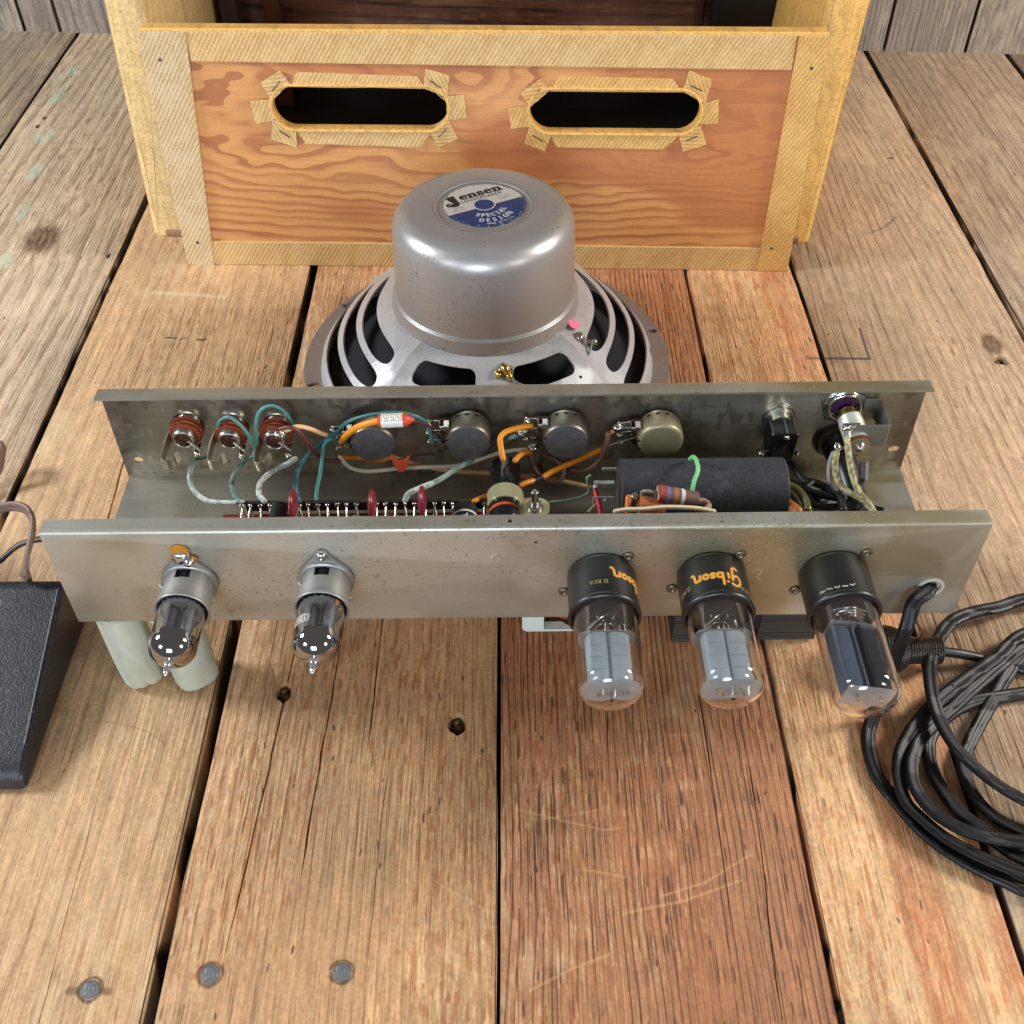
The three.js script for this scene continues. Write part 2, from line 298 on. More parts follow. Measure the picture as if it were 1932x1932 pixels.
PLANKS.forEach((o, i) => {
  const [x0, x1] = o.x, w = x1 - x0, big = i >= 2 && i <= 5;
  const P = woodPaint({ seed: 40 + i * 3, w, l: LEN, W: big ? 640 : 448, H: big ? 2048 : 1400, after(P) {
    const L = (px, py) => { const [x, z] = fp(px, py); return [x - x0, z - ZF]; };
    if (i === 1) {                                                    // flecks of old mint paint, seam edges of raw wood
      const n = makeNoise(5);
      for (const [px, py, r] of [[118, 150, 0.014], [105, 178, 0.012], [140, 130, 0.008], [85, 255, 0.011], [65, 322, 0.01], [40, 400, 0.009], [5, 495, 0.012]]) {
        const [cx, cy] = L(px, py);
        for (let k = 0; k < 60; k++) { const a = rnd() * 6.28, q = Math.sqrt(rnd()), x = cx + Math.cos(a) * q * r * 0.7, y = cy + Math.sin(a) * q * r * 1.5; if (n(x * 300, y * 120) > 0.38) P.stroke([[x, y], [x + 0.0004, y + rr(0.002, 0.006)]], rr(0.0006, 0.0016), [172, 200, 176], 0.24, 0.04, 0.9); }
      }
    }
    const mark = (pts, col, wd, al) => P.stroke(pts.map(([a, b]) => L(a, b)), wd, col, al, 0, 0.5);
    if (i === 2) { mark([[312, 637], [332, 638]], [70, 62, 66], 0.0009, 0.8); mark([[340, 640], [352, 637]], [70, 62, 66], 0.0008, 0.6); mark([[372, 641], [388, 641]], [60, 52, 58], 0.001, 0.8); mark([[290, 551], [420, 560]], [226, 206, 178], 0.002, 0.4); }
    if (i === 6) { mark([[1513, 609], [1528, 645]], [66, 62, 80], 0.0009, 0.75); mark([[1526, 626], [1530, 652]], [60, 58, 80], 0.0014, 0.7); mark([[1560, 676], [1640, 677]], [60, 58, 80], 0.0011, 0.8); mark([[1640, 677], [1622, 620]], [66, 62, 84], 0.0009, 0.7); mark([[1640, 440], [1670, 428], [1690, 410]], [96, 84, 74], 0.0008, 0.6); }
    if (i === 5) mark([[1525, 676], [1548, 676]], [66, 62, 80], 0.0009, 0.7);
    if (i === 2) { mark([[130, 1869], [165, 1868], [205, 1871]], [86, 60, 40], 0.0016, 0.5); }
    if (i === 3) for (const [a, b, c, d] of [[365, 1838, 385, 1832], [360, 1846, 384, 1840], [372, 1822, 390, 1828]]) mark([[a, b], [c, d]], [166, 96, 52], 0.0008, 0.5);
    for (const [px, py] of [[170, 1867], [397, 1838], [645, 1834]]) { const [a, b] = L(px, py); if (a > 0 && a < w) for (let q = 0; q < 26; q++) { const t = q / 26 * 6.283, r0 = 0.0046 + 0.0009 * rnd(); P.stroke([[a + Math.cos(t) * r0, b + Math.sin(t) * r0], [a + Math.cos(t + 0.3) * r0, b + Math.sin(t + 0.3) * r0]], rr(0.0003, 0.0009), [70, 48, 34], rr(0.2, 0.6), -0.1, 0.8); } }
    if (i === 4) for (const s of [[[980, 1528], [1060, 1548], [1140, 1566], [1170, 1562]], [[1250, 1690], [1330, 1665], [1420, 1610]], [[1000, 1868], [1080, 1828], [1150, 1800]], [[1180, 1722], [1290, 1700], [1400, 1660]], [[1100, 1640], [1180, 1655]]]) mark(s, [212, 168, 120], 0.0006, 0.45);
  }, ...o });
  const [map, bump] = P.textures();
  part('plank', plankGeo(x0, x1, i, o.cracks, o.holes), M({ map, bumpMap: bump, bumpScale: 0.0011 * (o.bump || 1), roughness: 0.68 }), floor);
});
// nails and a plug of torn wood
const nailMat = M({ color: S(112, 114, 116), metalness: 0.4, roughness: 0.55, bumpMap: specks(3, 64, 64, 0.006, 0.006, [128, 128, 128], (u, v, o, n) => { o[3] = n(u * 2500, v * 2500); }).textures()[1], bumpScale: 0.0003 });
for (const [px, py] of [[170, 1867], [397, 1838], [645, 1834]]) { const p = onFloor(px, py); part('nail', at(lathe([[0, 0.0006], [0.0032, 0.0005], [0.004, 0.0001], [0.0043, -0.001]], 20).scale(1, 1, 0.98 + 0.1 * rnd()), p.x, 0.0001, p.z), nailMat, floor, 'grey flat nail head set flush in the boards'); }
for (const [px, py] of [[535, 1303], [863, 1362], [1888, 681]]) { const p = onFloor(px, py); part('wood_plug', [blob(0.0026, p.x, -0.0058, p.z + 0.001, 4), blob(0.0022, p.x - 0.001, -0.005, p.z - 0.002, 9)], M({ color: S(112, 88, 64), roughness: 0.95 }), floor, 'dark broken plug in a hole of the boards'); }

// ------------------------------------------------------------------ the weathered wall behind
const wall = new THREE.Group(); wall.name = 'wall'; wall.userData = { kind: 'structure', label: 'weathered grey wooden wall behind the boards' }; scene.add(wall);
wall.position.set(0, 0, -1.196); wall.rotation.y = -0.071;
{
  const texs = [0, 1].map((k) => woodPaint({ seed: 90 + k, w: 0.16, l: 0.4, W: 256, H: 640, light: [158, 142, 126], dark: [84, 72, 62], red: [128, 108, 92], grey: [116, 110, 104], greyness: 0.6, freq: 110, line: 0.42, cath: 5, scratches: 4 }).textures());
  const xs = [-0.85, -0.70, -0.531, -0.491, -0.33, -0.17, 0.0, 0.17, 0.31, 0.3975, 0.4815, 0.62, 0.8];
  for (let i = 0; i + 1 < xs.length; i++) {
    const [map, bump] = texs[i % 2], g = plankGeo(xs[i] + 0.0012, xs[i + 1] - 0.0012, 300 + i, [], [], 0, 0.4, 0.018, 0.0008, 0.0016).rotateX(-Math.PI / 2);
    g.translate(0, 0.4, 0); g.rotateY(Math.PI); g.rotateY(Math.PI);
    const p = g.attributes.position; for (let k = 0; k < p.count; k++) p.setY(k, p.getY(k) - 0.4);
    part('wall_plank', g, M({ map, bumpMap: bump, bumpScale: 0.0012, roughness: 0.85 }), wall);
  }
  part('wall_backing', at(new THREE.BoxGeometry(1.8, 0.4, 0.01), 0, 0.2, -0.04), M({ color: S(30, 26, 22), roughness: 1 }), wall);
}

// ------------------------------------------------------------------ tweed cloth and plywood
function tweedPaint(seed, light, dark, W = 512, H = 512, w = 0.0528, l = 0.05) {
  return specks(seed, W, H, w, l, light, (u, v, o, n, n2) => {
    const cx = u / 0.00165, cy = v / 0.00125, ix = Math.floor(cx), iy = Math.floor(cy), fx = cx - ix - 0.5, fy = cy - iy - 0.5;
    const ph = u / 0.0033 - v / 0.005 + 0.1 * (n(u * 200, v * 200) - 0.5), over = 0.5 + 0.5 * Math.cos(ph * Math.PI * 2);
    const round = Math.sqrt(Math.max(0, 1 - 3.2 * fx * fx)) * 0.6 + Math.sqrt(Math.max(0, 1 - 2.6 * fy * fy)) * 0.4;
    const tone = 0.62 * (1 - sst(0.2, 0.8, over + 0.7 * (n(ix * 5.3 + 0.5, iy * 3.3 + 0.5) - 0.5))); mix3(o, dark, clamp(tone + 0.28 * (n(ix * 3.1, iy * 7.7) - 0.4) + 0.25 * (n2(u * 5000, v * 1800) - 0.5)));
    const q = 0.94 + 0.14 * (n(u * 3000, v * 3000) - 0.5); for (let i = 0; i < 3; i++) o[i] *= q * (0.86 + 0.14 * round);
    mix3(o, [238, 226, 196], 0.2 * sst(0.5, 0.75, n(u * 110 + 7, v * 110))); mix3(o, [172, 128, 70], 0.14 * sst(0.6, 0.8, n2(u * 130 + 7, v * 90))); o[3] = clamp(0.2 + 0.5 * round + 0.24 * over);
  });
}
const tweedTex = tweedPaint(11, [234, 212, 172], [188, 152, 102]).textures();
const seamTex = specks(14, 512, 512, 0.06, 0.06, [230, 196, 134], (u, v, o, n, n2) => {        // the cloth seen along its threads
  const cx = u / 0.0011, cy = v / 0.0014, ix = Math.floor(cx), iy = Math.floor(cy), fx = cx - ix - 0.5, fy = cy - iy - 0.5;
  const r = Math.sqrt(Math.max(0, 1 - 3 * fx * fx)) * 0.5 + Math.sqrt(Math.max(0, 1 - 3 * fy * fy)) * 0.5;
  mix3(o, [176, 142, 92], 0.55 * sst(0.55, 0.85, n(ix * 2.3 + 0.5, iy * 5.1)) + 0.25 * sst(0.6, 0.8, n2(u * 300, v * 60)));
  mix3(o, [150, 126, 90], 0.3 * sst(0.6, 0.8, n(u * 60, v * 40) * 0.7 + 0.3 * n2(u * 900, v * 900)));
  for (let i = 0; i < 3; i++) o[i] *= 0.86 + 0.14 * r; o[3] = clamp(0.2 + 0.6 * r);
}).textures();
const tweedMat = (tint) => MP({ map: tweedTex[0], bumpMap: tweedTex[1], bumpScale: 0.00035, color: S(...tint), roughness: 0.62, clearcoat: 0.35, clearcoatRoughness: 0.38 });
const tweedPale = tweedMat([246, 240, 232]), tweedMid = tweedMat([255, 236, 198]), tweedGold = tweedMat([255, 226, 166]);  // tints mix aged lacquer with cool left and warm right light
const seamMat = MP({ map: seamTex[0], bumpMap: seamTex[1], bumpScale: 0.0003, roughness: 0.62, clearcoat: 0.3, clearcoatRoughness: 0.4 });
const seamGold = MP({ map: seamTex[0], bumpMap: seamTex[1], bumpScale: 0.0003, color: S(255, 236, 190), roughness: 0.62, clearcoat: 0.3, clearcoatRoughness: 0.4 });
const wireMatCloth = M({ color: S(196, 160, 108), roughness: 0.9 });
const tuv = (g, ox = 0, oy = 0) => { const b = boxUV(g, 1, ox, oy), uv = b.attributes.uv; for (let i = 0; i < uv.count; i++) uv.setXY(i, uv.getX(i) / 0.0528, uv.getY(i) / 0.05); return b; };

const plyPaint = specks(21, 1024, 512, 0.48, 0.18, [205, 144, 84], (u, v, o, n, n2) => {
  const ct = n(u * 5 + 2, v * 10 + 1), big = 7 * ct + 2.2 * n2(u * 13, v * 34) + 0.5 * n(u * 60, v * 150);
  const g = v * 16 + 60 * Math.min(v, 0.05) + big * (0.5 + 1.0 * sst(0.02, 0.1, v)), ring = Math.floor(g), t = clamp(g - ring + 0.16 * (n(u * 70, v * 420) - 0.5), 0, 0.999), amt = 0.35 + 0.65 * n2(ring * 1.9 + 0.3, u * 3);
  const edge = (0.35 * sst(0.3, 0.6, t) + 0.65 * sst(0.55, 0.72, t)) * (1 - sst(0.95, 0.985, t));
  mix3(o, [160, 96, 54], edge * amt * 0.95);
  mix3(o, [222, 162, 106], 0.4 * sst(0.5, 0.75, n(u * 9, v * 18 + 30)));
  mix3(o, [172, 98, 54], 0.6 * sst(0.55, 0.66, n2(u * 7 + 11, v * 22)));
  const f = n(u * 60, v * 2600), k = 1 + 0.09 * (f - 0.5) + 0.06 * (n2(u * 1400, v * 1400) - 0.5); for (let i = 0; i < 3; i++) o[i] *= k;
  o[3] = 0.5 - 0.15 * edge + 0.12 * (f - 0.5);
});
for (const [x, y] of []) for (const [r, a, c] of [[0.012, 0.5, [186, 100, 60]], [0.006, 0.85, [236, 172, 112]]]) plyPaint.stroke([[x - r * 0.7, y], [x + r * 0.7, y + 0.001]], r * 0.7, c, a, 0, 0.35);
const plyTex = plyPaint.textures();

// ------------------------------------------------------------------ the amplifier cabinet
const cabinet = thing('amplifier_cabinet', 'tweed covered amplifier cabinet with orange plywood back panel and two slots', 'amplifier cabinet');
cabinet.position.set(-0.01945, 0.0005, -0.74538); cabinet.rotation.y = -0.03214;
const LEANX = -0.08105, PW = 0.4735, PHT = 0.1762;
const panelFrame = new THREE.Matrix4().makeRotationX(LEANX);
cabinet.updateMatrixWorld(true);
const panelWorld = cabinet.matrixWorld.clone().multiply(panelFrame);
const pb = (px, py, z = 0) => { const p = onPlane(px, py, 'z', z, panelWorld); return [p.x, p.y]; };
const lean = (g) => g.applyMatrix4(panelFrame);
{
  const stadium = (cx, cy, hw, hh, P = THREE.Path) => roundRectPath(cx - hw, cy - hh, cx + hw, cy + hh, hh - 1e-5, P);
  const holes = [[-0.0885, 0.1253, 0.0642, 0.0163], [0.0948, 0.1244, 0.062, 0.0163]];
  const sh = roundRectPath(-PW / 2, 0.001, PW / 2, PHT, 0.002, THREE.Shape);
  for (const [x, y, a, b] of holes) sh.holes.push(stadium(x, y, a, b));
  const g = extr(sh, 0.007, 0, 20).translate(0, 0, -0.007), uv = g.attributes.uv, ps = g.attributes.position;
  for (let i = 0; i < uv.count; i++) uv.setXY(i, (ps.getX(i) + 0.24) / 0.48, ps.getY(i) / 0.18);
  const panel = part('back_panel', lean(g), MP({ map: plyTex[0], bumpMap: plyTex[1], bumpScale: 0.0002, roughness: 0.5, clearcoat: 0.25, clearcoatRoughness: 0.35 }), cabinet, 'orange varnished plywood panel with two slots');
  // cloth strips round the edge of the panel
  const strip = (pts, th, z) => lean(tuv(extr(shapeOf(pts), th, 0.0005).translate(0, 0, z)));
  const TL = [-PW / 2 - 0.0012, PHT + 0.0012], TR = [PW / 2 + 0.0012, PHT + 0.0012], BL = [-PW / 2 - 0.0012, -0.0005], BR = [PW / 2 + 0.0012, -0.0005];
  part('cloth_strip', strip([[-0.205, 0.1572], [0.216, 0.1542], [0.216, PHT + 0.0012], [-0.205, PHT + 0.0012]], 0.0012, 0), tweedMid, panel, 'golden tweed strip along the top of the panel');
  part('cloth_strip', strip([[-0.2168, -0.0005], [0.2145, -0.0005], [0.2145, 0.0188], [-0.2168, 0.0196]], 0.0012, 0), tweedMid, panel, 'tweed strip along the bottom of the panel');
  part('cloth_strip', strip([BL, [-0.217, -0.0012], [-0.2045, PHT + 0.0012], TL], 0.0014, 0.0006), tweedPale, panel, 'pale tweed strip down the left edge of the panel');
  part('cloth_strip', strip([[0.2142, -0.0005], BR, TR, [0.2172, PHT + 0.0012]], 0.0014, 0.0006), tweedGold, panel, 'golden tweed strip down the right edge of the panel');
  part('cloth_strip', lean(tuv(at(new RoundedBoxGeometry(PW + 0.002, 0.0032, 0.0126, 3, 0.0014), 0, PHT + 0.0016, -0.0054))), seamGold, panel, 'cloth folded over the top edge');
  for (const [px, py] of [[302, 112], [1531, 128], [373, 457], [1456, 468]]) { const [x, y] = pb(px, py, 0.002); part('nail', lean(toZ(lathe([[0, 0.0005], [0.0012, 0.0003], [0.0016, -0.001]], 12)).translate(x, y, 0.0024)), darkSteel, panel); }
  holes.forEach(([x, y, a, b], hi) => {
    const ring = stadium(x, y, a + 0.0009, b + 0.0009, THREE.Shape); ring.holes.push(stadium(x, y, a - 0.0011, b - 0.0011));
    part('cloth_lining', lean(tuv(extr(ring, 0.0098, 0.0007, 20).translate(0, 0, -0.0072))), seamGold, panel, 'cloth folded into the edge of the slot');
    const cloth = hi ? tweedGold : tweedMid;
    const c1 = (q) => q.map(([zx, zy]) => hi ? pb(894.6 + 0.3307 * zx, 95.8 + 0.3307 * zy) : pb(447.3 + 0.2646 * zx, 95.8 + 0.2646 * zy));
    const Q = hi ? [[[490, 143], [1130, 158], [1190, 234], [430, 229]], [[430, 468], [1190, 462], [1080, 560], [470, 548]], [[380, 155], [430, 222], [318, 320], [265, 235]], [[195, 325], [305, 310], [330, 425], [210, 440]], [[318, 420], [435, 480], [405, 570], [288, 525]], [[1228, 108], [1355, 160], [1320, 300], [1185, 228]], [[1288, 300], [1393, 275], [1390, 410], [1288, 415]], [[1165, 480], [1290, 415], [1325, 530], [1190, 570]]]
      : [[[430, 150], [1290, 180], [1345, 268], [385, 252]], [[420, 552], [1390, 562], [1310, 685], [490, 660]], [[305, 135], [378, 228], [250, 350], [170, 225]], [[95, 355], [238, 340], [266, 490], [140, 515]], [[256, 480], [425, 570], [430, 685], [245, 625]], [[1345, 125], [1515, 170], [1500, 330], [1330, 262]], [[1492, 320], [1620, 310], [1640, 475], [1500, 490]], [[1380, 575], [1500, 460], [1575, 625], [1430, 685]]];
    Q.forEach((q, k) => {
      const pts = c1(q).reverse(), cx = pts.reduce((s, p) => s + p[0], 0) / 4, cy = pts.reduce((s, p) => s + p[1], 0) / 4;
      const rough = []; pts.forEach((p, j) => { const r = pts[(j + 1) % 4]; for (let s = 0; s < 5; s++) rough.push([lerp(p[0], r[0], s / 5) + (s ? rr(-1, 1) * 0.0003 : 0), lerp(p[1], r[1], s / 5) + (s ? rr(-1, 1) * 0.0003 : 0)]); });
      const tab = k > 1, gg = extr(shapeOf(rough), 0.0009, 0.0003).translate(-cx, -cy, tab ? 0.0009 : 0.0002);
      const rz = tab ? Math.atan2(cy - y, (cx - x - Math.sign(cx - x) * 0.045)) : 0;
      const g2 = tuv(gg.rotateZ(-rz)).rotateZ(rz).translate(cx, cy, 0);
      const t = part(tab ? 'cloth_tab' : 'cloth_trim', lean(g2), cloth, cabinet);
      if (tab) { const th = []; for (let q = 0; q < 7; q++) { const e = pts[q % 4], f = pts[(q + 1) % 4], t = rnd(), bx0 = lerp(e[0], f[0], t), by0 = lerp(e[1], f[1], t), dx = bx0 - cx, dy = by0 - cy, L = Math.hypot(dx, dy); if ((bx0 - x) ** 2 / ((a + 0.004) ** 2) + (by0 - y) ** 2 / ((b + 0.004) ** 2) < 1) continue; const ex = bx0 + dx / L * rr(0.0006, 0.0022), ey = by0 + dy / L * rr(0.0006, 0.0022); th.push(tube([V(bx0 - dx * 0.15, by0 - dy * 0.15, 0.0019), V(bx0, by0, 0.002), V(ex + rr(-1, 1) * 0.0008, ey + rr(-1, 1) * 0.0008, 0.0012)], 0.00016, 6, 5)); } if (th.length) part('loose_thread', lean(merge(th)), wireMatCloth, t); }
      if (tab && k !== 3 && k !== 6) {
        const a1 = rz + Math.PI / 2 + rr(-0.2, 0.2), dx = Math.cos(a1) * 0.0042, dy = Math.sin(a1) * 0.0042, z = 0.0024, ox = Math.cos(rz) * 0.001, oy = Math.sin(rz) * 0.001;
        part('staple', lean(tube([V(cx - dx - ox, cy - dy - oy, z - 0.0014), V(cx - dx - ox, cy - dy - oy, z), V(cx + dx - ox, cy + dy - oy, z), V(cx + dx - ox, cy + dy - oy, z - 0.0014)], 0.00042, 16, 6)), darkSteel, t);
      }
    });
    if (!hi) { const [nx, ny] = pb(838, 192); part('nail', lean(cylBetween(V(nx, ny, -0.004), V(nx - 0.005, ny + 0.003, -0.006), 0.0006, 0.0004, 8)), steel, cabinet); }
  });
  // the sides, the bottom, the inside
  const side = (xb, xt, th, mat, label) => {
    const n = makeNoise(xb > 0 ? 3 : 4), g = tess(extr(shapeOf([[0.04, 0.0], [0.27, 0.0], [0.29, 0.44], [0.076, 0.44]]), th, 0.0045), 0.03, 3).translate(0, 0, -th / 2);
    const q = warp(g, (v) => { const h = v.y / 0.44, X = v.z, Z = -v.x; v.set(lerp(xb, xt, h) + X + 0.0016 * (n(v.y * 14, 2) - 0.5), v.y, Z + 0.0012 * (n(v.y * 18, 9) - 0.5)); }, 0.7);
    return part('side_board', tuv(q), mat, cabinet, label);
  };
  side(-0.2622, -0.2535, 0.0205, seamMat, 'left tweed covered side board'); side(0.2462, 0.2742, 0.0215, seamGold, 'right tweed covered side board');
  for (const s of [-1, 1]) part('corner_pad', at(rbox(0.015, 0.006, 0.016, 0.002), s < 0 ? -0.2585 : 0.246, 0.0025, -0.0462), M({ color: S(150, 112, 78), roughness: 0.8 }), cabinet);
  const inner = woodPaint({ seed: 77, w: 0.5, l: 0.42, W: 512, H: 512, light: [122, 78, 58], dark: [54, 30, 22], red: [138, 82, 54], grey: [124, 92, 76], greyness: 0.3, freq: 70, line: 0.7, cath: 6, scratches: 6 }).textures();
  inner[0].rotation = inner[1].rotation = Math.PI / 2;
  const innerMat = M({ map: inner[0], bumpMap: inner[1], bumpScale: 0.0006, roughness: 0.6 });
  const ib = at(new THREE.BoxGeometry(0.5, 0.42, 0.012), 0.002, 0.222, -0.262); part('front_baffle', ib, innerMat, cabinet, 'dark stained inner baffle');
  part('bottom_board', at(new THREE.BoxGeometry(0.494, 0.014, 0.205), -0.004, 0.0085, -0.152), matteBlack, cabinet); part('added_shade_panel', at(new THREE.BoxGeometry(0.478, 0.056, 0.006), 0.0, 0.0435, -0.246), matteBlack, cabinet);  // blackened bottom and an added black panel stand in for shade behind the slots
  part('top_board', tuv(at(rbox(0.55, 0.02, 0.22, 0.004), 0.01, 0.452, -0.19)), seamGold, cabinet);
  const cleat = M({ color: S(88, 50, 38), roughness: 0.7 });
  part('cleat', at(rbox(0.014, 0.4, 0.02, 0.001), -0.232, 0.22, -0.232), M({ color: S(52, 38, 32), roughness: 0.8 }), cabinet); part('cleat', at(rbox(0.014, 0.4, 0.02, 0.001), -0.197, 0.22, -0.245), cleat, cabinet);
  part('cleat', at(rbox(0.01, 0.4, 0.03, 0.001), 0.243, 0.22, -0.235), cleat, cabinet); part('cleat', at(rbox(0.006, 0.4, 0.012, 0.001), 0.18, 0.22, -0.25), cleat, cabinet);
  const iron = M({ color: S(26, 30, 28), roughness: 0.5, metalness: 0.3 });
  part('steel_bracket', [at(rbox(0.05, 0.16, 0.03, 0.002), 0.2125, 0.1, -0.225), at(extr(shapeOf([[0, 0], [0.034, 0.02], [0.034, 0.05], [-0.014, 0.05]]), 0.01, 0.001), 0.2005, 0.165, -0.212), at(rbox(0.05, 0.2, 0.008, 0.002), 0.2125, 0.28, -0.225)], iron, cabinet, 'dark green steel bracket in the right corner');
  part('screw', toZ(lathe([[0, 0.0014], [0.0016, 0.001], [0.0022, 0]], 14)).translate(0.228, 0.155, -0.21), steel, cabinet);
}

// ------------------------------------------------------------------ the loudspeaker, face down
const SPX = -0.0172, SPZ = -0.625;
const speaker = thing('loudspeaker', 'silver loudspeaker lying face down with a domed magnet cover and blue label', 'loudspeaker');
speaker.position.set(SPX, 0.0003, SPZ);
const paintTex = specks(31, 512, 512, 0.2, 0.2, [175, 173, 171], (u, v, o, n, n2) => {
  const k = 1 + 0.05 * (n(u * 2400, v * 2400) - 0.5) + 0.05 * (n2(u * 40, v * 40) - 0.5); for (let i = 0; i < 3; i++) o[i] *= k;
  const d = sst(0.82, 0.87, n(u * 900, v * 900) * 0.72 + 0.28 * n2(u * 40, v * 40)); mix3(o, [112, 104, 96], d * 0.5); o[3] = 0.5 + 0.15 * (n2(u * 3000, v * 3000) - 0.5) - 0.2 * d;
});
const paintMaps = paintTex.textures();
const silver = MP({ map: paintMaps[0], bumpMap: paintMaps[1], bumpScale: 0.00012, color: S(234, 233, 234), metalness: 0.55, roughness: 0.37, clearcoat: 0.25, clearcoatRoughness: 0.35 });
const frameMat = MP({ map: paintMaps[0], color: new THREE.Color(1.2, 1.24, 1.3), metalness: 0.35, roughness: 0.38, clearcoat: 0.2, clearcoatRoughness: 0.35 });
const silverFlat = MP({ map: paintMaps[0], bumpMap: paintMaps[1], bumpScale: 0.00012, color: S(206, 194, 188), metalness: 0.35, roughness: 0.5 });
{
  // magnet cover
  const prof = [[0.0615, 0.0495], [0.0632, 0.0502], [0.0636, 0.0522], [0.0632, 0.0545], [0.0626, 0.0575], [0.0625, 0.0602], [0.0621, 0.0611], [0.0608, 0.0616], [0.0603, 0.0624], [0.0602, 0.066]];
  const R = 0.0592, top = 0.1225, rad = 0.0152;
  prof.push([0.0598, 0.085], [R, top - rad]);
  for (let i = 1; i <= 10; i++) { const a = i / 10 * Math.PI / 2; prof.push([R - rad + rad * Math.cos(a), top - rad + rad * Math.sin(a)]); }
  prof.push([0.036, top + 0.0001], [0.0318, top - 0.0001], [0.0305, top - 0.0009], [0.0288, top - 0.0013], [0.001, top - 0.0013], [0, top - 0.0013]);
  const g = lathe(prof, 96), uv = g.attributes.uv, p = g.attributes.position;
  for (let i = 0; i < uv.count; i++) { const r = Math.hypot(p.getX(i), p.getZ(i)), flat = p.getY(i) > top - 0.004; uv.setXY(i, uv.getX(i) * 2, flat ? 0.6 + r * 5 : p.getY(i) * 5); }
  part('magnet_cover', g, silver, speaker, 'silver painted domed magnet cover with fine chips');
  const ringG = (() => { const k = lathe([[0.0318, top + 0.0001], [0.0311, top + 0.0005], [0.0302, top - 0.0004]], 64); return k; })();
  part('rim_ring', ringG, silver, speaker);
  // printed label
  const lab = canvasTex(1024, 1024, (x, W) => {
    x.fillStyle = '#b9b6b0'; x.fillRect(0, 0, W, W); x.translate(512, 512); x.rotate(-0.47);
    x.fillStyle = '#1c3465'; x.fillRect(-600, 34, 1200, 600);
    x.fillStyle = '#b9b6b0'; x.beginPath(); x.arc(0, -10, 142, 0, 7); x.fill(); x.fillStyle = '#1c3465'; x.beginPath(); x.arc(0, -10, 122, 0, 7); x.fill();
    x.fillStyle = '#15161b'; x.textAlign = 'left'; x.font = '900 176px serif'; x.save(); x.scale(1.12, 1); x.fillText('ensen', -190, -232); x.strokeStyle = '#15161b'; x.lineWidth = 8; x.strokeText('ensen', -190, -232); x.restore();
    x.beginPath(); x.moveTo(-385, -372); x.lineTo(-255, -372); x.lineTo(-255, -200); x.arc(-330, -190, 78, 0, Math.PI * 0.9); x.lineTo(-360, -190); x.lineTo(-330, -200); x.fill(); x.beginPath(); x.arc(-392, -180, 44, 0, 7); x.fill(); x.fillStyle = '#b9b6b0'; x.beginPath(); x.arc(-386, -184, 12, 0, 7); x.fill();
    x.fillStyle = '#23242a'; x.font = 'bold 82px sans-serif'; x.textAlign = 'center'; x.fillText('LOUDSPEAKER', 45, -152);
    x.font = '40px sans-serif'; x.fillText('CHICAGO', 300, -82); x.fillText('ILLINOIS', 300, -34); x.fillText('JENSEN', -320, -62); x.fillText('MFG. CO.', -330, -8);
    x.fillStyle = '#c6c6c8';
    const arc = (t, r, a0, a1, font) => { x.font = font; [...t].forEach((c, i) => { const a = lerp(a0, a1, t.length > 1 ? i / (t.length - 1) : 0.5); x.save(); x.rotate(-a); x.translate(0, r); x.fillText(c, 0, 0); x.restore(); }); };
    arc('SPECIAL', 282, -0.78, 0.78, 'bold 104px sans-serif'); arc('DESIGN', 398, -0.55, 0.55, 'bold 104px sans-serif'); arc('MADE IN U.S.A.', 458, -0.34, 0.46, 'bold 44px sans-serif');
    const n = makeNoise(8); for (let i = 0; i < 170; i++) { const a = rnd() * 6.28, r = 470 + 42 * rnd(); x.fillStyle = rnd() < 0.6 ? '#dcd6c4' : '#6a645a'; x.fillRect(Math.cos(a) * r, Math.sin(a) * r, 3 + 12 * rnd(), 3 + 8 * rnd()); }
    for (let i = 0; i < 420; i++) { const a = rnd() * 6.28, r = 500 * Math.sqrt(rnd()); x.fillStyle = rnd() < 0.5 ? 'rgba(225,225,220,0.55)' : 'rgba(20,20,30,0.35)'; x.fillRect(Math.cos(a) * r, Math.sin(a) * r, 2 + 4 * rnd(), 2 + 4 * rnd()); }
    x.strokeStyle = 'rgba(225,222,214,0.8)'; x.lineWidth = 7; x.beginPath(); x.moveTo(130, 230); x.lineTo(170, 300); x.lineTo(120, 330); x.stroke(); x.beginPath(); x.moveTo(-190, 170); x.lineTo(-110, 200); x.lineTo(-60, 190); x.stroke();
  });
  const n = makeNoise(77), sh = []; for (let i = 0; i < 90; i++) { const a = i / 90 * Math.PI * 2; sh.push([Math.cos(a) * (0.0263 - 0.0009 * sst(0.55, 0.9, n(i * 0.6, 2))), Math.sin(a) * (0.0263 - 0.0009 * sst(0.55, 0.9, n(i * 0.6, 2)))]); }
  const lg = extr(shapeOf(sh), 0.0004), luv = lg.attributes.uv, lp = lg.attributes.position; for (let i = 0; i < luv.count; i++) luv.setXY(i, lp.getX(i) / 0.053 + 0.5, lp.getY(i) / 0.053 + 0.5);
  part('label', lg.rotateX(-Math.PI / 2).translate(0.0009, top - 0.0012, -0.002), MP({ map: lab, roughness: 0.4, metalness: 0.25, clearcoat: 0.3, clearcoatRoughness: 0.3 }), speaker, 'round silver and blue maker label');
  // rim with bolt holes
  const fl = new THREE.Shape(); fl.absarc(0, 0, 0.130, 0, Math.PI * 2, false); { const h = new THREE.Path(); h.absarc(0, 0, 0.1165, 0, Math.PI * 2, true); fl.holes.push(h); }
  for (let i = 0; i < 8; i++) { const a = (14 + i * 45) * Math.PI / 180, h = new THREE.Path(); h.absellipse(Math.cos(a) * 0.1237, Math.sin(a) * 0.1237, 0.0046, 0.0026, 0, Math.PI * 2, true, a); fl.holes.push(h); }
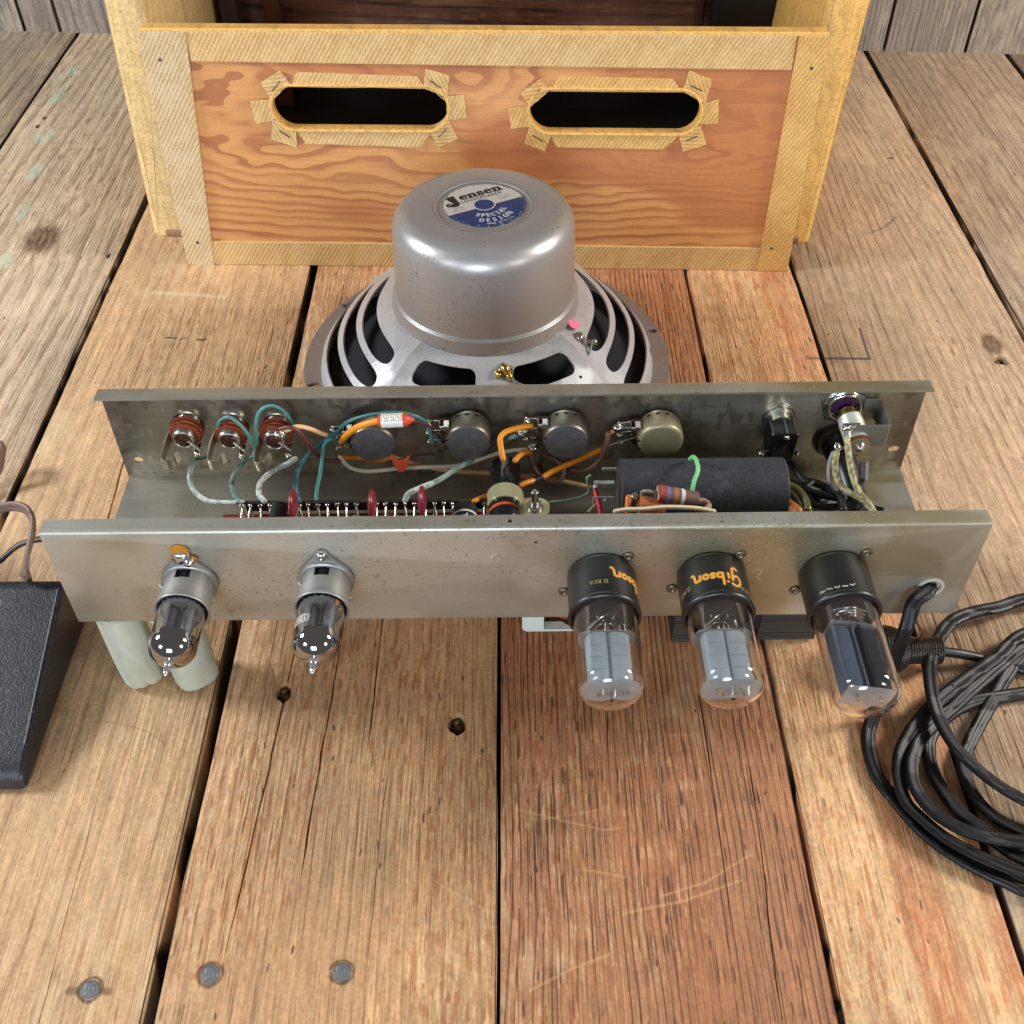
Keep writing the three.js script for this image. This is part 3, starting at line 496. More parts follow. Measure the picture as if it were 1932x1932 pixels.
  part('rim', boxUV(extr(fl, 0.0016, 0.0003, 90).rotateX(-Math.PI / 2), 5), silverFlat, speaker, 'flat rim of the speaker frame with bolt holes');
  const stamp = canvasTex(512, 64, (x) => { x.clearRect(0, 0, 512, 64); x.fillStyle = '#3b302c'; x.font = 'bold 52px sans-serif'; x.fillText('90/02  ..117  7', 6, 50); });
  const sg = new THREE.RingGeometry(0.1195, 0.1272, 40, 1, 2.2, 0.42), su = sg.attributes.uv, sp = sg.attributes.position;
  for (let i = 0; i < su.count; i++) { const r = Math.hypot(sp.getX(i), sp.getY(i)), a = Math.atan2(sp.getY(i), sp.getX(i)); su.setXY(i, (2.62 - a) / 0.42, (r - 0.1195) / 0.0077); }
  part('stamp', sg.rotateX(-Math.PI / 2).translate(0, 0.0024, 0), M({ map: stamp, transparent: true, roughness: 0.7 }), speaker, 'dark numbers stamped on the rim');
  // pressed frame: a cone with windows, laid out flat and bent round
  const prof2 = [[0.1168, 0.0014], [0.1155, 0.008], [0.109, 0.0165], [0.096, 0.0285], [0.082, 0.0395], [0.0705, 0.0468], [0.062, 0.0503], [0.054, 0.0505]];
  const cum = [0]; for (let i = 1; i < prof2.length; i++) cum.push(cum[i - 1] + Math.hypot(prof2[i][0] - prof2[i - 1][0], prof2[i][1] - prof2[i - 1][1]));
  const LS = cum[cum.length - 1], K = 0.09;
  const along = (s) => { let i = 0; while (i + 2 < cum.length && cum[i + 1] < s) i++; const t = (s - cum[i]) / (cum[i + 1] - cum[i]), a = prof2[i], b = prof2[i + 1]; const dx = b[0] - a[0], dy = b[1] - a[1], L = Math.hypot(dx, dy); return [lerp(a[0], b[0], t), lerp(a[1], b[1], t), dy / L, -dx / L]; };
  const sector = (c0) => {
    const half = Math.PI / 4, s = new THREE.Shape(); s.moveTo(-half * K, 0); s.lineTo(half * K, 0); s.lineTo(half * K, LS); s.lineTo(-half * K, LS); s.lineTo(-half * K, 0);
    const win = (a0, a1, s0, s1, r) => s.holes.push(roundRectPath(a0 * Math.PI / 180 * K, s0 * LS, a1 * Math.PI / 180 * K, s1 * LS, r));
    if (c0 % 180 === 5 || c0 === -175) { win(-39, -9, 0.585, 0.785, 0.006); win(9, 39, 0.585, 0.785, 0.006); win(-36, -12, 0.26, 0.47, 0.006); win(12, 36, 0.26, 0.47, 0.006); s.holes.push(circlePath(30 * Math.PI / 180 * K, 0.53 * LS, 0.0011), circlePath(38.5 * Math.PI / 180 * K, 0.54 * LS, 0.0011)); }
    else { const slot = (a0, a1, s0, s1) => { const p = new THREE.Path(), A = Math.PI / 180 * K; p.moveTo(a0 * A, (s0 * 0.6 + s1 * 0.4) * LS); p.bezierCurveTo(a0 * A, s0 * LS, (a0 + 7) * A, s0 * LS, (a0 + 12) * A, (s0 + 0.01) * LS); p.bezierCurveTo(lerp(a0, a1, 0.55) * A, (s0 + 0.03) * LS, (a1 - 10) * A, (s0 + 0.05) * LS, a1 * A, s1 * LS); p.bezierCurveTo((a1 - 14) * A, s1 * LS, lerp(a0, a1, 0.45) * A, s1 * LS, (a0 + 12) * A, (s1) * LS); p.bezierCurveTo((a0 + 5) * A, s1 * LS, a0 * A, s1 * LS, a0 * A, (s0 * 0.6 + s1 * 0.4) * LS); s.holes.push(p); };
      for (const [s0, s1] of [[0.14, 0.31], [0.36, 0.53], [0.58, 0.75]]) { const f = c0 === -85 ? 1 : -1; const A = Math.PI / 180 * K, w = 37; const p = new THREE.Path(); const h = (s1 - s0);
        const X = (a) => a * f * A, Y = (t) => (s0 + h * t) * LS;
        p.moveTo(X(w), Y(0.45)); p.bezierCurveTo(X(w), Y(0.02), X(w - 8), Y(-0.02), X(w - 18), Y(0.02)); p.bezierCurveTo(X(0), Y(0.06), X(-12), Y(0.12), X(-w), Y(0.42)); p.bezierCurveTo(X(-w - 1), Y(0.58), X(-w + 6), Y(0.75), X(-w + 12), Y(0.86)); p.bezierCurveTo(X(-6), Y(1), X(w - 20), Y(1.02), X(w - 9), Y(0.96)); p.bezierCurveTo(X(w - 2), Y(0.92), X(w), Y(0.8), X(w), Y(0.45)); s.holes.push(p); }
    }
    const g = tess(extr(s, 0.0012, 0, 14), 0.0042, 8);
    return warp(g, (v) => { const th = v.x / K + c0 * Math.PI / 180, [r, y, nx, ny] = along(clamp(v.y, 0, LS)), o = v.z;
      const q = v.x / K / half, facet = 1 + 0.035 * Math.pow(Math.abs(q), 3) * sst(0, 0.35, v.y / LS) * (1 - sst(0.7, 0.95, v.y / LS)), rib = 0.0016 * Math.exp(-(((Math.abs(q) - 1) / 0.07) ** 2)) * sst(0.1, 0.3, v.y / LS);
      const R = r * facet + nx * (o + rib); v.set(Math.sin(th) * R, y + ny * (o + rib), Math.cos(th) * R); }, 0.9);
  };
  part('frame', boxUV(merge([5, 95, 185, -85].map(sector)), 5), frameMat, speaker, 'pressed silver frame with dark window slots');
  part('cone', [lathe([[0.113, 0.003], [0.104, 0.006], [0.1, 0.004], [0.032, 0.036], [0.03, 0.046]], 64), lathe([[0.05, 0.04], [0.046, 0.036], [0.043, 0.04], [0.04, 0.036], [0.032, 0.038]], 48)], M({ color: S(24, 27, 32), roughness: 0.9, side: THREE.DoubleSide }), speaker, 'dark paper cone inside the frame');
  part('cone', lathe([[0.1, 0.0006], [0.0, 0.0006]], 40), matteBlack, speaker);
  part('magnet_pot', lathe([[0.045, 0.03], [0.045, 0.0495], [0.0, 0.0495]], 40), darkSteel, speaker);
  // terminals, sticker and leads
  const onFrame = (deg, s, lift = 0.0015) => { const [r, y, nx, ny] = along(s * LS), a = deg * Math.PI / 180, R = r * 0.995 + nx * lift; return V(Math.sin(a) * R, y + ny * lift, Math.cos(a) * R); };
  const where = (px, py) => { let best = [9]; for (let s = 0.03; s < 0.97; s += 0.01) { const [r, y] = along(s * LS), q = onPlane(px, py, 'y', y).sub(V(SPX, 0, SPZ)), e = Math.abs(r - Math.hypot(q.x, q.z)); if (e < best[0]) best = [e, Math.atan2(q.x, q.z) * 180 / Math.PI, s]; } return best.slice(1); };
  const w2 = where(1092, 640), w3 = where(1077, 618), t1 = onFrame(...where(952, 702)), t2 = onFrame(...w2), brass = M({ color: S(206, 180, 112), metalness: 1, roughness: 0.22 });
  const term1 = part('terminal', [blob(0.0046, t1.x, t1.y, t1.z, 3), blob(0.003, t1.x - 0.004, t1.y - 0.001, t1.z + 0.003, 5), blob(0.0026, t1.x + 0.003, t1.y - 0.003, t1.z + 0.004, 6)], brass, speaker, 'brassy soldered terminal on the front of the frame');
  part('lug', tube([V(t1.x + 0.002, t1.y - 0.002, t1.z + 0.003), V(t1.x + 0.008, t1.y - 0.004, t1.z + 0.008), V(t1.x + 0.02, t1.y - 0.006, t1.z + 0.012), V(t1.x + 0.034, t1.y - 0.009, t1.z + 0.014)], 0.0009, 20), solder, term1);
  const term2 = part('terminal', [blob(0.0036, t2.x, t2.y + 0.001, t2.z, 12), tube([V(t2.x, t2.y, t2.z), V(t2.x + 0.004, t2.y + 0.0005, t2.z + 0.004), V(t2.x + 0.011, t2.y - 0.001, t2.z + 0.005)], 0.0013, 14), blob(0.002, t2.x + 0.009, t2.y, t2.z + 0.0045, 14)], solder, speaker, 'grey solder terminal beside the pink sticker');
  const e = onFrame(44, 0.3, 0.003);
  part('wire', tube([V(t2.x + 0.008, t2.y, t2.z + 0.005), V(t2.x + 0.005, t2.y - 0.006, t2.z + 0.013), V(t2.x - 0.001, t2.y - 0.016, t2.z + 0.024), V(e.x - 0.012, e.y, e.z + 0.004), V(e.x - 0.02, 0.007, e.z + 0.03)], 0.0007, 30), M({ color: S(128, 158, 140), roughness: 0.6 }), term2, 'thin pale green wire');
  const st = onFrame(w3[0], Math.min(w3[1], 0.86), 0.004), [, , snx, sny] = along(w3[1] * LS), sa_ = w3[0] * Math.PI / 180, q = new THREE.Quaternion().setFromUnitVectors(V(0, 1, 0), V(Math.sin(sa_) * snx, sny, Math.cos(sa_) * snx).normalize());
  const sticker = lathe([[0, 0.0003], [0.0042, 0.0003], [0.0042, 0]], 24).applyQuaternion(q).translate(st.x, st.y, st.z);
  part('sticker', sticker, M({ color: S(240, 128, 160), roughness: 0.6 }), speaker, 'small round pink sticker');
}

// ------------------------------------------------------------------ the chassis: one bent sheet of plated steel
const CL = 0.43, CHH = 0.06404, CD = 0.10396, LIP = 0.0085, T = 0.0012;
const chassis = thing('amplifier_chassis', 'long open steel amplifier chassis full of wiring lying upside down across the boards', 'amplifier chassis');
chassis.position.set(0.00174, 0.06157, -0.33784); chassis.rotation.set(-0.0037, 0.00223, 0.00368, 'YXZ'); chassis.updateMatrixWorld(true);
const CM = chassis.matrixWorld.clone();
const cz = (px, py, z) => onPlane(px, py, 'z', z, CM), cy = (px, py, y) => onPlane(px, py, 'y', y, CM);
const plateTex = (seed, base, spot, streak) => specks(seed, 1536, 320, 0.44, 0.092, base, (u, v, o, n, n2) => {
  const br = n(u * 26, v * 2600), br2 = n2(u * 90, v * 5200), pat = n(u * 16, v * 22) * 0.6 + n2(u * 70, v * 90) * 0.4, fine = n2(u * 1900, v * 1900);
  const k = 1 + streak * (0.12 * (br - 0.5) + 0.1 * (br2 - 0.5)) + 0.05 * (fine - 0.5); for (let i = 0; i < 3; i++) o[i] *= k;
  mix3(o, [150, 140, 116], 0.4 * sst(0.45, 0.8, pat)); mix3(o, [150, 138, 98], 0.55 * sst(0.38, 0.6, pat) * sst(0.4, 0.6, n(u * 5 + 2, v * 3) * 0.4 + u * 1.3)); mix3(o, [222, 224, 222], 0.25 * sst(0.62, 0.8, n2(u * 30 + 9, v * 36)));
  mix3(o, [206, 200, 164], spot * 0.6 * sst(0.78, 0.84, n(u * 1500, v * 1500)) * sst(0.45, 0.62, n2(u * 14 + 4, v * 16)));
  mix3(o, [104, 96, 82], 0.35 * sst(0.84, 0.9, n2(u * 800 + 30, v * 900)) * sst(0.5, 0.7, n(u * 12, v * 12 + 8)));
  o[3] = 0.5 + 0.2 * (br - 0.5) * streak + 0.25 * (fine - 0.5);
});
const plateA = plateTex(61, [186, 184, 172], 0.8, 0.3);
for (let i = 0; i < 20; i++) { const x = rr(0, 0.44), y = rr(0, 0.092), a = rr(-0.6, 0.6), L = rr(0.003, 0.014); plateA.stroke([[x, y], [x + L * Math.cos(a), y + L * Math.sin(a)], [x + L * 1.3 * Math.cos(a + 0.06), y + L * 1.3 * Math.sin(a + 0.06)]], rr(0.00012, 0.00028), [226, 224, 216], rr(0.12, 0.35), 0.1, 0.9); }
const onFace = (list, w, a) => plateA.stroke(list.map(([x, y]) => { const p = cz(x, y, 0); return [p.x + 0.22, p.y]; }), w, [232, 230, 222], a, 0.1, 0.6);
onFace([[936, 1045], [925, 1051], [931, 1053]], 0.0004, 0.9); onFace([[1418, 1082], [1428, 1074], [1438, 1078], [1428, 1088], [1436, 1098]], 0.0003, 0.5); onFace([[1190, 1062], [1204, 1066]], 0.0003, 0.4); onFace([[1540, 1078], [1552, 1070]], 0.0003, 0.45); onFace([[640, 1010], [668, 1036]], 0.0002, 0.5); onFace([[1640, 1084], [1672, 1082]], 0.0002, 0.4);
const plateMaps = plateA.textures();
const plate = M({ map: plateMaps[0], bumpMap: plateMaps[1], bumpScale: 0.00005, metalness: 0.8, roughness: 0.42 });
{
  // profile in (z, y): centre line with bends, drawn as an outline of even thickness
  const r = 0.0019, out = new THREE.Shape(), z0 = 0, z1 = -CD;
  out.moveTo(z0 - LIP, CHH); out.lineTo(z0 - r, CHH); out.absarc(z0 - r, CHH - r, r, Math.PI / 2, 0, true); out.lineTo(z0, r * 0.6); out.absarc(z0 - r * 0.6, r * 0.6, r * 0.6, 0, -Math.PI / 2, true);
  out.lineTo(z1 + r * 0.6, 0); out.absarc(z1 + r * 0.6, r * 0.6, r * 0.6, -Math.PI / 2, -Math.PI, true); out.lineTo(z1, CHH - r); out.absarc(z1 + r, CHH - r, r, Math.PI, Math.PI / 2, true); out.lineTo(z1 + LIP + 0.001, CHH);
  out.lineTo(z1 + LIP + 0.001, CHH - T); out.lineTo(z1 + r, CHH - T); out.absarc(z1 + r, CHH - r, r - T, Math.PI / 2, Math.PI, false); out.lineTo(z1 + T, T); out.lineTo(z0 - T, T); out.lineTo(z0 - T, CHH - r); out.absarc(z0 - r, CHH - r, r - T, 0, Math.PI / 2, false); out.lineTo(z0 - LIP, CHH - T);
  let g = new THREE.ExtrudeGeometry(out, { depth: CL, bevelEnabled: false, curveSegments: 6 });
  g.rotateY(-Math.PI / 2); g.translate(CL / 2, 0, 0);             // (z, y, x) -> (x, y, z)
  g.clearGroups();
  const A0 = new THREE.Matrix4(); let b = new Brush(g); b.updateMatrixWorld();
  const cut = (geo) => { const c = new Brush(geo); c.updateMatrixWorld(); b = ev.evaluate(b, c, SUBTRACTION); };
  const hole = (x, y, z, r, sx = 1) => cut(new THREE.CylinderGeometry(r, r, 0.006, 24).rotateX(Math.PI / 2).scale(sx, 1, 1).translate(x, y, z));
  hole(-0.2065, 0.0142, z1, 0.0021, 1.25); hole(0.2078, 0.0162, z1, 0.0024, 1.2); hole(0.1982, 0.0205, z0, 0.0052);
  for (const x of [0.0417, 0.0928, 0.1491]) hole(x, 0.0318, z0, 0.0145);
  for (const x of [-0.155, -0.0905]) hole(x, 0.0334, z0, 0.0095);
  { const p = cy(962, 982, CHH); cut(new THREE.CylinderGeometry(0.0013, 0.0013, 0.006, 16).translate(p.x, CHH, p.z)); }
  g = toCreasedNormals(b.geometry, 0.5);
  g = boxUV(g, 1 / 0.44, 0.22, 0.0); { const uv = g.attributes.uv; for (let i = 0; i < uv.count; i++) uv.setY(i, uv.getY(i) * 0.44 / 0.092); }
  // the inside of the rear wall has brown stains plus shade mixed into its colour, as its own part
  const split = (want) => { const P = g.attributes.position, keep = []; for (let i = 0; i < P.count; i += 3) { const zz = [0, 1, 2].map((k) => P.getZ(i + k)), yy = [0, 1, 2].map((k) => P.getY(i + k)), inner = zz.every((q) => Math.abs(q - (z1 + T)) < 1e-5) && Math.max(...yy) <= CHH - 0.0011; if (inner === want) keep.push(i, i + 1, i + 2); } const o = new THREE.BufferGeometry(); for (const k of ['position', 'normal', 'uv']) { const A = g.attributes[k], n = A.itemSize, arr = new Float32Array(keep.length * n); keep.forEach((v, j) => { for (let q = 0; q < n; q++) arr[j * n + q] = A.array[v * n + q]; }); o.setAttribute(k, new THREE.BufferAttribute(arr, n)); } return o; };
  part('steel_tray', split(false), plate, chassis, 'bent channel of plated steel with turned over edges');
  const shadedMottle = specks(66, 1536, 256, 0.44, 0.092, [196, 190, 176], (u, v, o, n, n2) => {
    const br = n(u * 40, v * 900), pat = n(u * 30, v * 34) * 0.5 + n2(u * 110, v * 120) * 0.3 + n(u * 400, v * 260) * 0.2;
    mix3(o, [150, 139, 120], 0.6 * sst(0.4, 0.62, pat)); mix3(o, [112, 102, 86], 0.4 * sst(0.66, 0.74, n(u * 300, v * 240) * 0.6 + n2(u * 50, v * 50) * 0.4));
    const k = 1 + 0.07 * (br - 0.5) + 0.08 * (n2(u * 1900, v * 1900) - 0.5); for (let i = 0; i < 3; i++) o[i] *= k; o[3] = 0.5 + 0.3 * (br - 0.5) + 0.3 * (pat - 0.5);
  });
  for (let i = 0; i < 24; i++) { const x = rr(0.03, 0.44), y = rr(0.005, 0.06), a = rr(-0.4, 0.7), L = rr(0.006, 0.03); shadedMottle.stroke([[x, y], [x + L * Math.cos(a), y + L * Math.sin(a)]], rr(0.0001, 0.0004), [196, 184, 156], rr(0.15, 0.5), 0.15, 0.9); }
  const pt = shadedMottle.textures(); part('rear_wall_inside', split(true), M({ map: pt[0], bumpMap: pt[1], bumpScale: 0.00006, metalness: 0.88, roughness: 0.33 }), chassis, 'scratched inner face of the rear wall, stained brown with shade painted in');
  part('grommet', toZ(new THREE.TorusGeometry(0.0056, 0.0011, 8, 28).rotateX(Math.PI / 2)).translate(0.1982, 0.0205, 0.0002), M({ color: S(178, 174, 160), roughness: 0.6 }), chassis, 'pale grommet round the cord hole');
}
// ---------- helpers for parts inside
const SP = (p) => V(p.x, p.y, p.z);
function wpts(list) { return list.map(([px, py, z]) => { let p = cz(px, py, z); if (p.y < 0.0028) p = cy(px, py, 0.0028); if (p.z < -CD + 0.003) p = cz(px, py, -CD + 0.003); return SP(p); }); }
const wireMats = {};
function wireMat(rgb, rough = 0.45) { const k = rgb.join(); return wireMats[k] ??= M({ color: S(...rgb), roughness: rough }); }
const clothTex = (a, b, seed) => { const P = specks(seed, 256, 64, 0.06, 0.012, a, (u, v, o, n, n2) => { mix3(o, b, sst(0.42, 0.62, n(u * 420, v * 700) * 0.6 + n2(u * 60, 3) * 0.4) * 0.9); const q = 0.85 + 0.3 * n2(u * 3000, v * 3000); for (let i = 0; i < 3; i++) o[i] *= q; o[3] = 0.5 + 0.5 * (Math.sin(u * 9000 + v * 3000) * 0.5); }); const t = P.textures(); return M({ map: t[0], bumpMap: t[1], bumpScale: 0.00015, roughness: 0.9 }); };
const clothWhite = clothTex([214, 218, 212], [150, 168, 162], 201), clothGreen = clothTex([146, 164, 156], [88, 118, 114], 202), clothBlue = clothTex([38, 84, 98], [84, 126, 134], 203), clothOlive = clothTex([188, 182, 140], [132, 126, 88], 204);
function wire(list, r, mat, label, parent = chassis, end = true) {
  r *= 0.92; const pts = wpts(list), g = tube(pts, r, Math.max(24, pts.length * 9), 9);
  const a = pts[0], b = pts[pts.length - 1];
  return part('wire', end ? [g, ball(r * 0.98, a.x, a.y, a.z), ball(r * 0.98, b.x, b.y, b.z)] : g, Array.isArray(mat) ? wireMat(mat) : mat, parent, label);
}
const z1 = (a, b) => (zx, zy, z) => [a[0] + a[2] * zx, a[1] + a[2] * zy, z];
const ZA = (x, y, z) => [159.7 + 0.2976 * x, 690.1 + 0.2976 * y, z], ZB = (x, y, z) => [575.1 + 0.3307 * x, 690.1 + 0.3307 * y, z], ZC = (x, y, z) => [1054.3 + 0.3803 * x, 690.1 + 0.3803 * y, z], ZD = (x, y, z) => [396.2 + 0.2844 * x, 907.3 + 0.2844 * y, z];
const WALLZ = -CD + T;
const hexNut = (r, h) => new THREE.CylinderGeometry(r, r, h, 6).rotateX(Math.PI / 2);
const disc = (r, h, seg = 36) => new THREE.CylinderGeometry(r, r, h, seg).rotateX(Math.PI / 2);

// ---------- three input jacks
const phenolic = M({ color: S(142, 62, 34), roughness: 0.5 }), phenolic2 = M({ color: S(176, 88, 48), roughness: 0.5 }), springMat = M({ color: S(186, 178, 160), metalness: 0.9, roughness: 0.3 });
const jackProto = new THREE.Group();
{
  part('washer', [at(disc(0.0086, 0.0012), 0, 0, WALLZ + 0.0007), at(disc(0.0072, 0.003), 0, 0, WALLZ + 0.0026)], bright, jackProto);
  const wafer = (r, seed) => { const s = new THREE.Shape(), n = makeNoise(seed), N = 44; for (let i = 0; i <= N; i++) { const a = i / N * Math.PI * 2, k = r * (0.93 + 0.09 * Math.round(n(a * 2.2, 3) * 2) / 2); i ? s.lineTo(Math.cos(a) * k, Math.sin(a) * k) : s.moveTo(Math.cos(a) * k, Math.sin(a) * k); } s.holes.push(circlePath(0, 0, 0.004)); return extr(s, 0.0011, 0.0001); };
  for (let i = 0; i < 3; i++) part('wafer', wafer(0.0091 - i * 0.0004, 40 + i).rotateZ(i * 0.9).translate(0, 0, WALLZ + 0.0042 + i * 0.0024), i % 2 ? phenolic2 : phenolic, jackProto);
  part('barrel', [toZ(lathe([[0.0042, 0], [0.0042, 0.0125], [0.0046, 0.0135], [0.0055, 0.0135], [0.0064, 0.0118], [0.0064, 0]], 40)).translate(0, 0, WALLZ), toZ(lathe([[0, 0.004], [0.0042, 0.004]], 24)).translate(0, 0, WALLZ)], steel, jackProto);
  const ribbon = (pts, w, th) => { const c = curve(pts.map(([x, z]) => V(x, 0, z))), P = c.getSpacedPoints(40), sh = new THREE.Shape(), L = [], R = []; P.forEach((p, i) => { const q = P[Math.min(40, i + 1)], o = P[Math.max(0, i - 1)], dx = q.x - o.x, dz = q.z - o.z, l = Math.hypot(dx, dz); L.push([p.x - dz / l * th, p.z + dx / l * th]); R.unshift([p.x + dz / l * th, p.z - dx / l * th]); }); return extr(shapeOf([...L, ...R]), w, 0.0001).rotateX(Math.PI / 2).translate(0, w / 2, 0); };
  part('spring_contact', at(ribbon([[-0.0082, WALLZ + 0.006], [-0.0088, WALLZ + 0.014], [-0.0086, WALLZ + 0.0245], [-0.0076, WALLZ + 0.0292], [-0.005, WALLZ + 0.0306], [-0.0024, WALLZ + 0.0292], [-0.0018, WALLZ + 0.026], [-0.0002, WALLZ + 0.0238]], 0.0062, 0.0003), 0, -0.0012, 0), springMat, jackProto, 'bent springy silver contact');
  part('terminal_lug', [bx(0.0022, 0.0004, 0.007, 0.0058, -0.0072, WALLZ + 0.011), blob(0.0019, 0.0058, -0.0076, WALLZ + 0.016, 5), blob(0.0014, 0.0072, -0.0066, WALLZ + 0.018, 6)], solder, jackProto);
  part('terminal_lug', [bx(0.002, 0.0004, 0.005, 0.0072, -0.003, WALLZ + 0.01), cylBetween(V(0.0028, 0.0005, WALLZ + 0.0145), V(0.0088, -0.004, WALLZ + 0.017), 0.0007)], solder, jackProto);
}
[[348, 822], [434, 824], [520, 825]].forEach(([px, py], i) => {
  const j = i ? jackProto.clone() : jackProto, p = cz(px, py, WALLZ + 0.0125); j.name = 'input_jack'; j.position.set(p.x - 0.001, p.y - 0.0026, 0); j.rotation.z = [0.05, 0, 0.12][i]; chassis.add(j);
  j.userData.label = ['input jack nearest the left end', 'middle input jack', 'input jack with a cream wire'][i];
});

// ---------- four potentiometers
const canSide = M({ color: S(176, 168, 154), metalness: 0.8, roughness: 0.42, map: paintMaps[0] });
const faceTex = specks(71, 256, 256, 0.024, 0.024, [88, 88, 91], (u, v, o, n, n2) => { const k = 1 + 0.25 * (n(u * 600, v * 9000) - 0.5) + 0.12 * (n2(u * 7000, v * 7000) - 0.5); for (let i = 0; i < 3; i++) o[i] *= k; mix3(o, [112, 110, 106], 0.5 * sst(0.55, 0.8, n2(u * 260, v * 260))); o[3] = 0.5 + 0.3 * (n(u * 600, v * 9000) - 0.5); }).textures();
const potFace = M({ map: faceTex[0], bumpMap: faceTex[1], bumpScale: 0.00006, metalness: 0.2, roughness: 0.6 });
const beigeMat = M({ color: S(226, 216, 172), metalness: 0.55, roughness: 0.45, map: paintMaps[0] });
function pot(px, py, spin, beige) {
  const g = new THREE.Group(); g.name = 'control_pot'; const p = cz(px, py, WALLZ + 0.0165); g.position.set(p.x + 0.0008, p.y - 0.0026, WALLZ); g.rotation.z = spin; chassis.add(g);
  g.userData.label = beige ? 'beige metal control pot' : 'dark faced round control pot';
  part('bushing', [at(hexNut(0.0062, 0.002), 0, 0, 0.0012), at(disc(0.0112, 0.001), 0, 0, 0.0042)], steel, g);
  const R = 0.0119;
  part('can', toZ(lathe([[R * 0.96, 0.0045], [R, 0.005], [R, 0.0145], [R * 0.975, 0.0157], [R * 0.93, 0.0164], ...(beige ? [[R * 0.8, 0.0168], [0, 0.017]] : [[R * 0.925, 0.0163], [R * 0.92, 0.016]])], 48)), beige ? beigeMat : canSide, g);
  if (!beige) part('face', toZ((() => { const q = lathe([[R * 0.925, 0.0162], [0, 0.0164]], 48), uv = q.attributes.uv, ps = q.attributes.position; for (let i = 0; i < uv.count; i++) uv.setXY(i, ps.getX(i) / 0.024 + 0.5, ps.getZ(i) / 0.024 + 0.5); return q; })()), potFace, g, 'dark grey back plate');
  for (const [a, r] of [[2.95, R], [3.42, R]]) part('notch', bx(0.0016, 0.0011, 0.0012, Math.cos(a) * R * 0.95, Math.sin(a) * R * 0.95, 0.0158), matteBlack, g);
  for (const a of [1.2, 1.6, 2.0]) part('notch', bx(0.0022, 0.0008, 0.001, Math.cos(a) * (R - 0.0001), Math.sin(a) * (R - 0.0001), 0.0068).rotateZ(0), matteBlack, g);
  part('terminal_board', bx(0.008, 0.017, 0.0012, -0.0125, 0, 0.006), M({ color: S(70, 44, 30), roughness: 0.7 }), g);
  [0.0066, 0, -0.0066].forEach((y, i) => part('terminal_lug', [bx(0.006, 0.0026, 0.0005, -0.0178, y, 0.0068), bx(0.0005, 0.0026, 0.003, -0.0148, y, 0.0082), blob(0.0021, -0.0208, y, 0.0075, 20 + i)], solder, g));
  part('tab', [bx(0.003, 0.0035, 0.005, -0.0112, 0.0072, 0.0105), bx(0.004, 0.0022, 0.0008, -0.0128, 0.0075, 0.0125)], steel, g);
  return g;
}
pot(700, 833, 0.15); pot(880, 830, 0); pot(1065, 828, -0.05); pot(1245, 828, 0.1, true);

// ---------- wires of the input end
wire([ZA(700, 600, -0.084), ZA(672, 660, -0.08), ZA(668, 730, -0.074), ZA(700, 800, -0.068), ZA(780, 855, -0.063), ZA(900, 868, -0.06), ZA(1000, 866, -0.058)], 0.00145, clothWhite, 'white cloth covered wire from the first jack');
wire([ZA(1015, 600, -0.084), ZA(965, 665, -0.08), ZA(932, 735, -0.074), ZA(945, 810, -0.066), ZA(985, 868, -0.058)], 0.00145, clothGreen, 'grey green cloth wire from the middle jack');
wire([ZA(1335, 590, -0.082), ZA(1290, 620, -0.08), ZA(1190, 670, -0.077), ZA(1115, 740, -0.071), ZA(1105, 810, -0.064), ZA(1140, 862, -0.058)], 0.0016, clothWhite, 'white cloth wire from the third jack');
wire([ZA(838, 400, -0.094), ZA(860, 345, -0.09), ZA(915, 325, -0.088), ZA(985, 375, -0.087), ZA(1045, 450, -0.086), ZA(1078, 520, -0.086)], 0.001, [74, 128, 124], 'teal wire looped over the middle jack');
wire([ZA(1015, 605, -0.084), ZA(1065, 575, -0.085), ZA(1090, 480, -0.088), ZA(1085, 380, -0.09), ZA(1110, 290, -0.092), ZA(1180, 252, -0.093), ZA(1262, 285, -0.094), ZA(1325, 372, -0.094)], 0.00105, [74, 128, 124], 'teal wire arching between two jacks');
wire([ZA(700, 590, -0.083), ZA(745, 588, -0.085), ZA(800, 562, -0.09)], 0.0008, [58, 92, 76]);
wire([ZA(1240, 432, -0.086), ZA(1290, 405, -0.086), ZA(1350, 386, -0.087), ZA(1430, 400, -0.089), ZA(1500, 428, -0.092), ZA(1580, 452, -0.095)], 0.00135, [228, 184, 132], 'cream wire to the first pot');
wire([ZA(1240, 400, -0.086), ZA(1300, 390, -0.085), ZA(1350, 412, -0.085), ZA(1405, 480, -0.085), ZA(1460, 555, -0.086), ZA(1530, 598, -0.088), ZA(1612, 603, -0.09)], 0.00125, [94, 46, 44], 'maroon wire');
wire([ZA(1610, 410, -0.094), ZA(1560, 448, -0.092), ZA(1470, 520, -0.089), ZA(1385, 600, -0.084), ZA(1342, 690, -0.076), ZA(1338, 780, -0.068), ZA(1365, 868, -0.058)], 0.0015, clothBlue, 'dark blue green cloth wire');
wire([ZA(1610, 478, -0.094), ZA(1560, 466, -0.09), ZA(1522, 500, -0.088), ZA(1505, 590, -0.083), ZA(1492, 690, -0.075), ZA(1472, 790, -0.066), ZA(1466, 885, -0.058)], 0.00115, [50, 118, 118], 'teal wire going down to the board');
{ const p = wpts([ZA(1222, 438, -0.085)])[0]; part('solder_joint', [blob(0.0019, p.x, p.y, p.z, 60), blob(0.0016, p.x + 0.004, p.y + 0.0006, p.z, 61)], solder, chassis); }
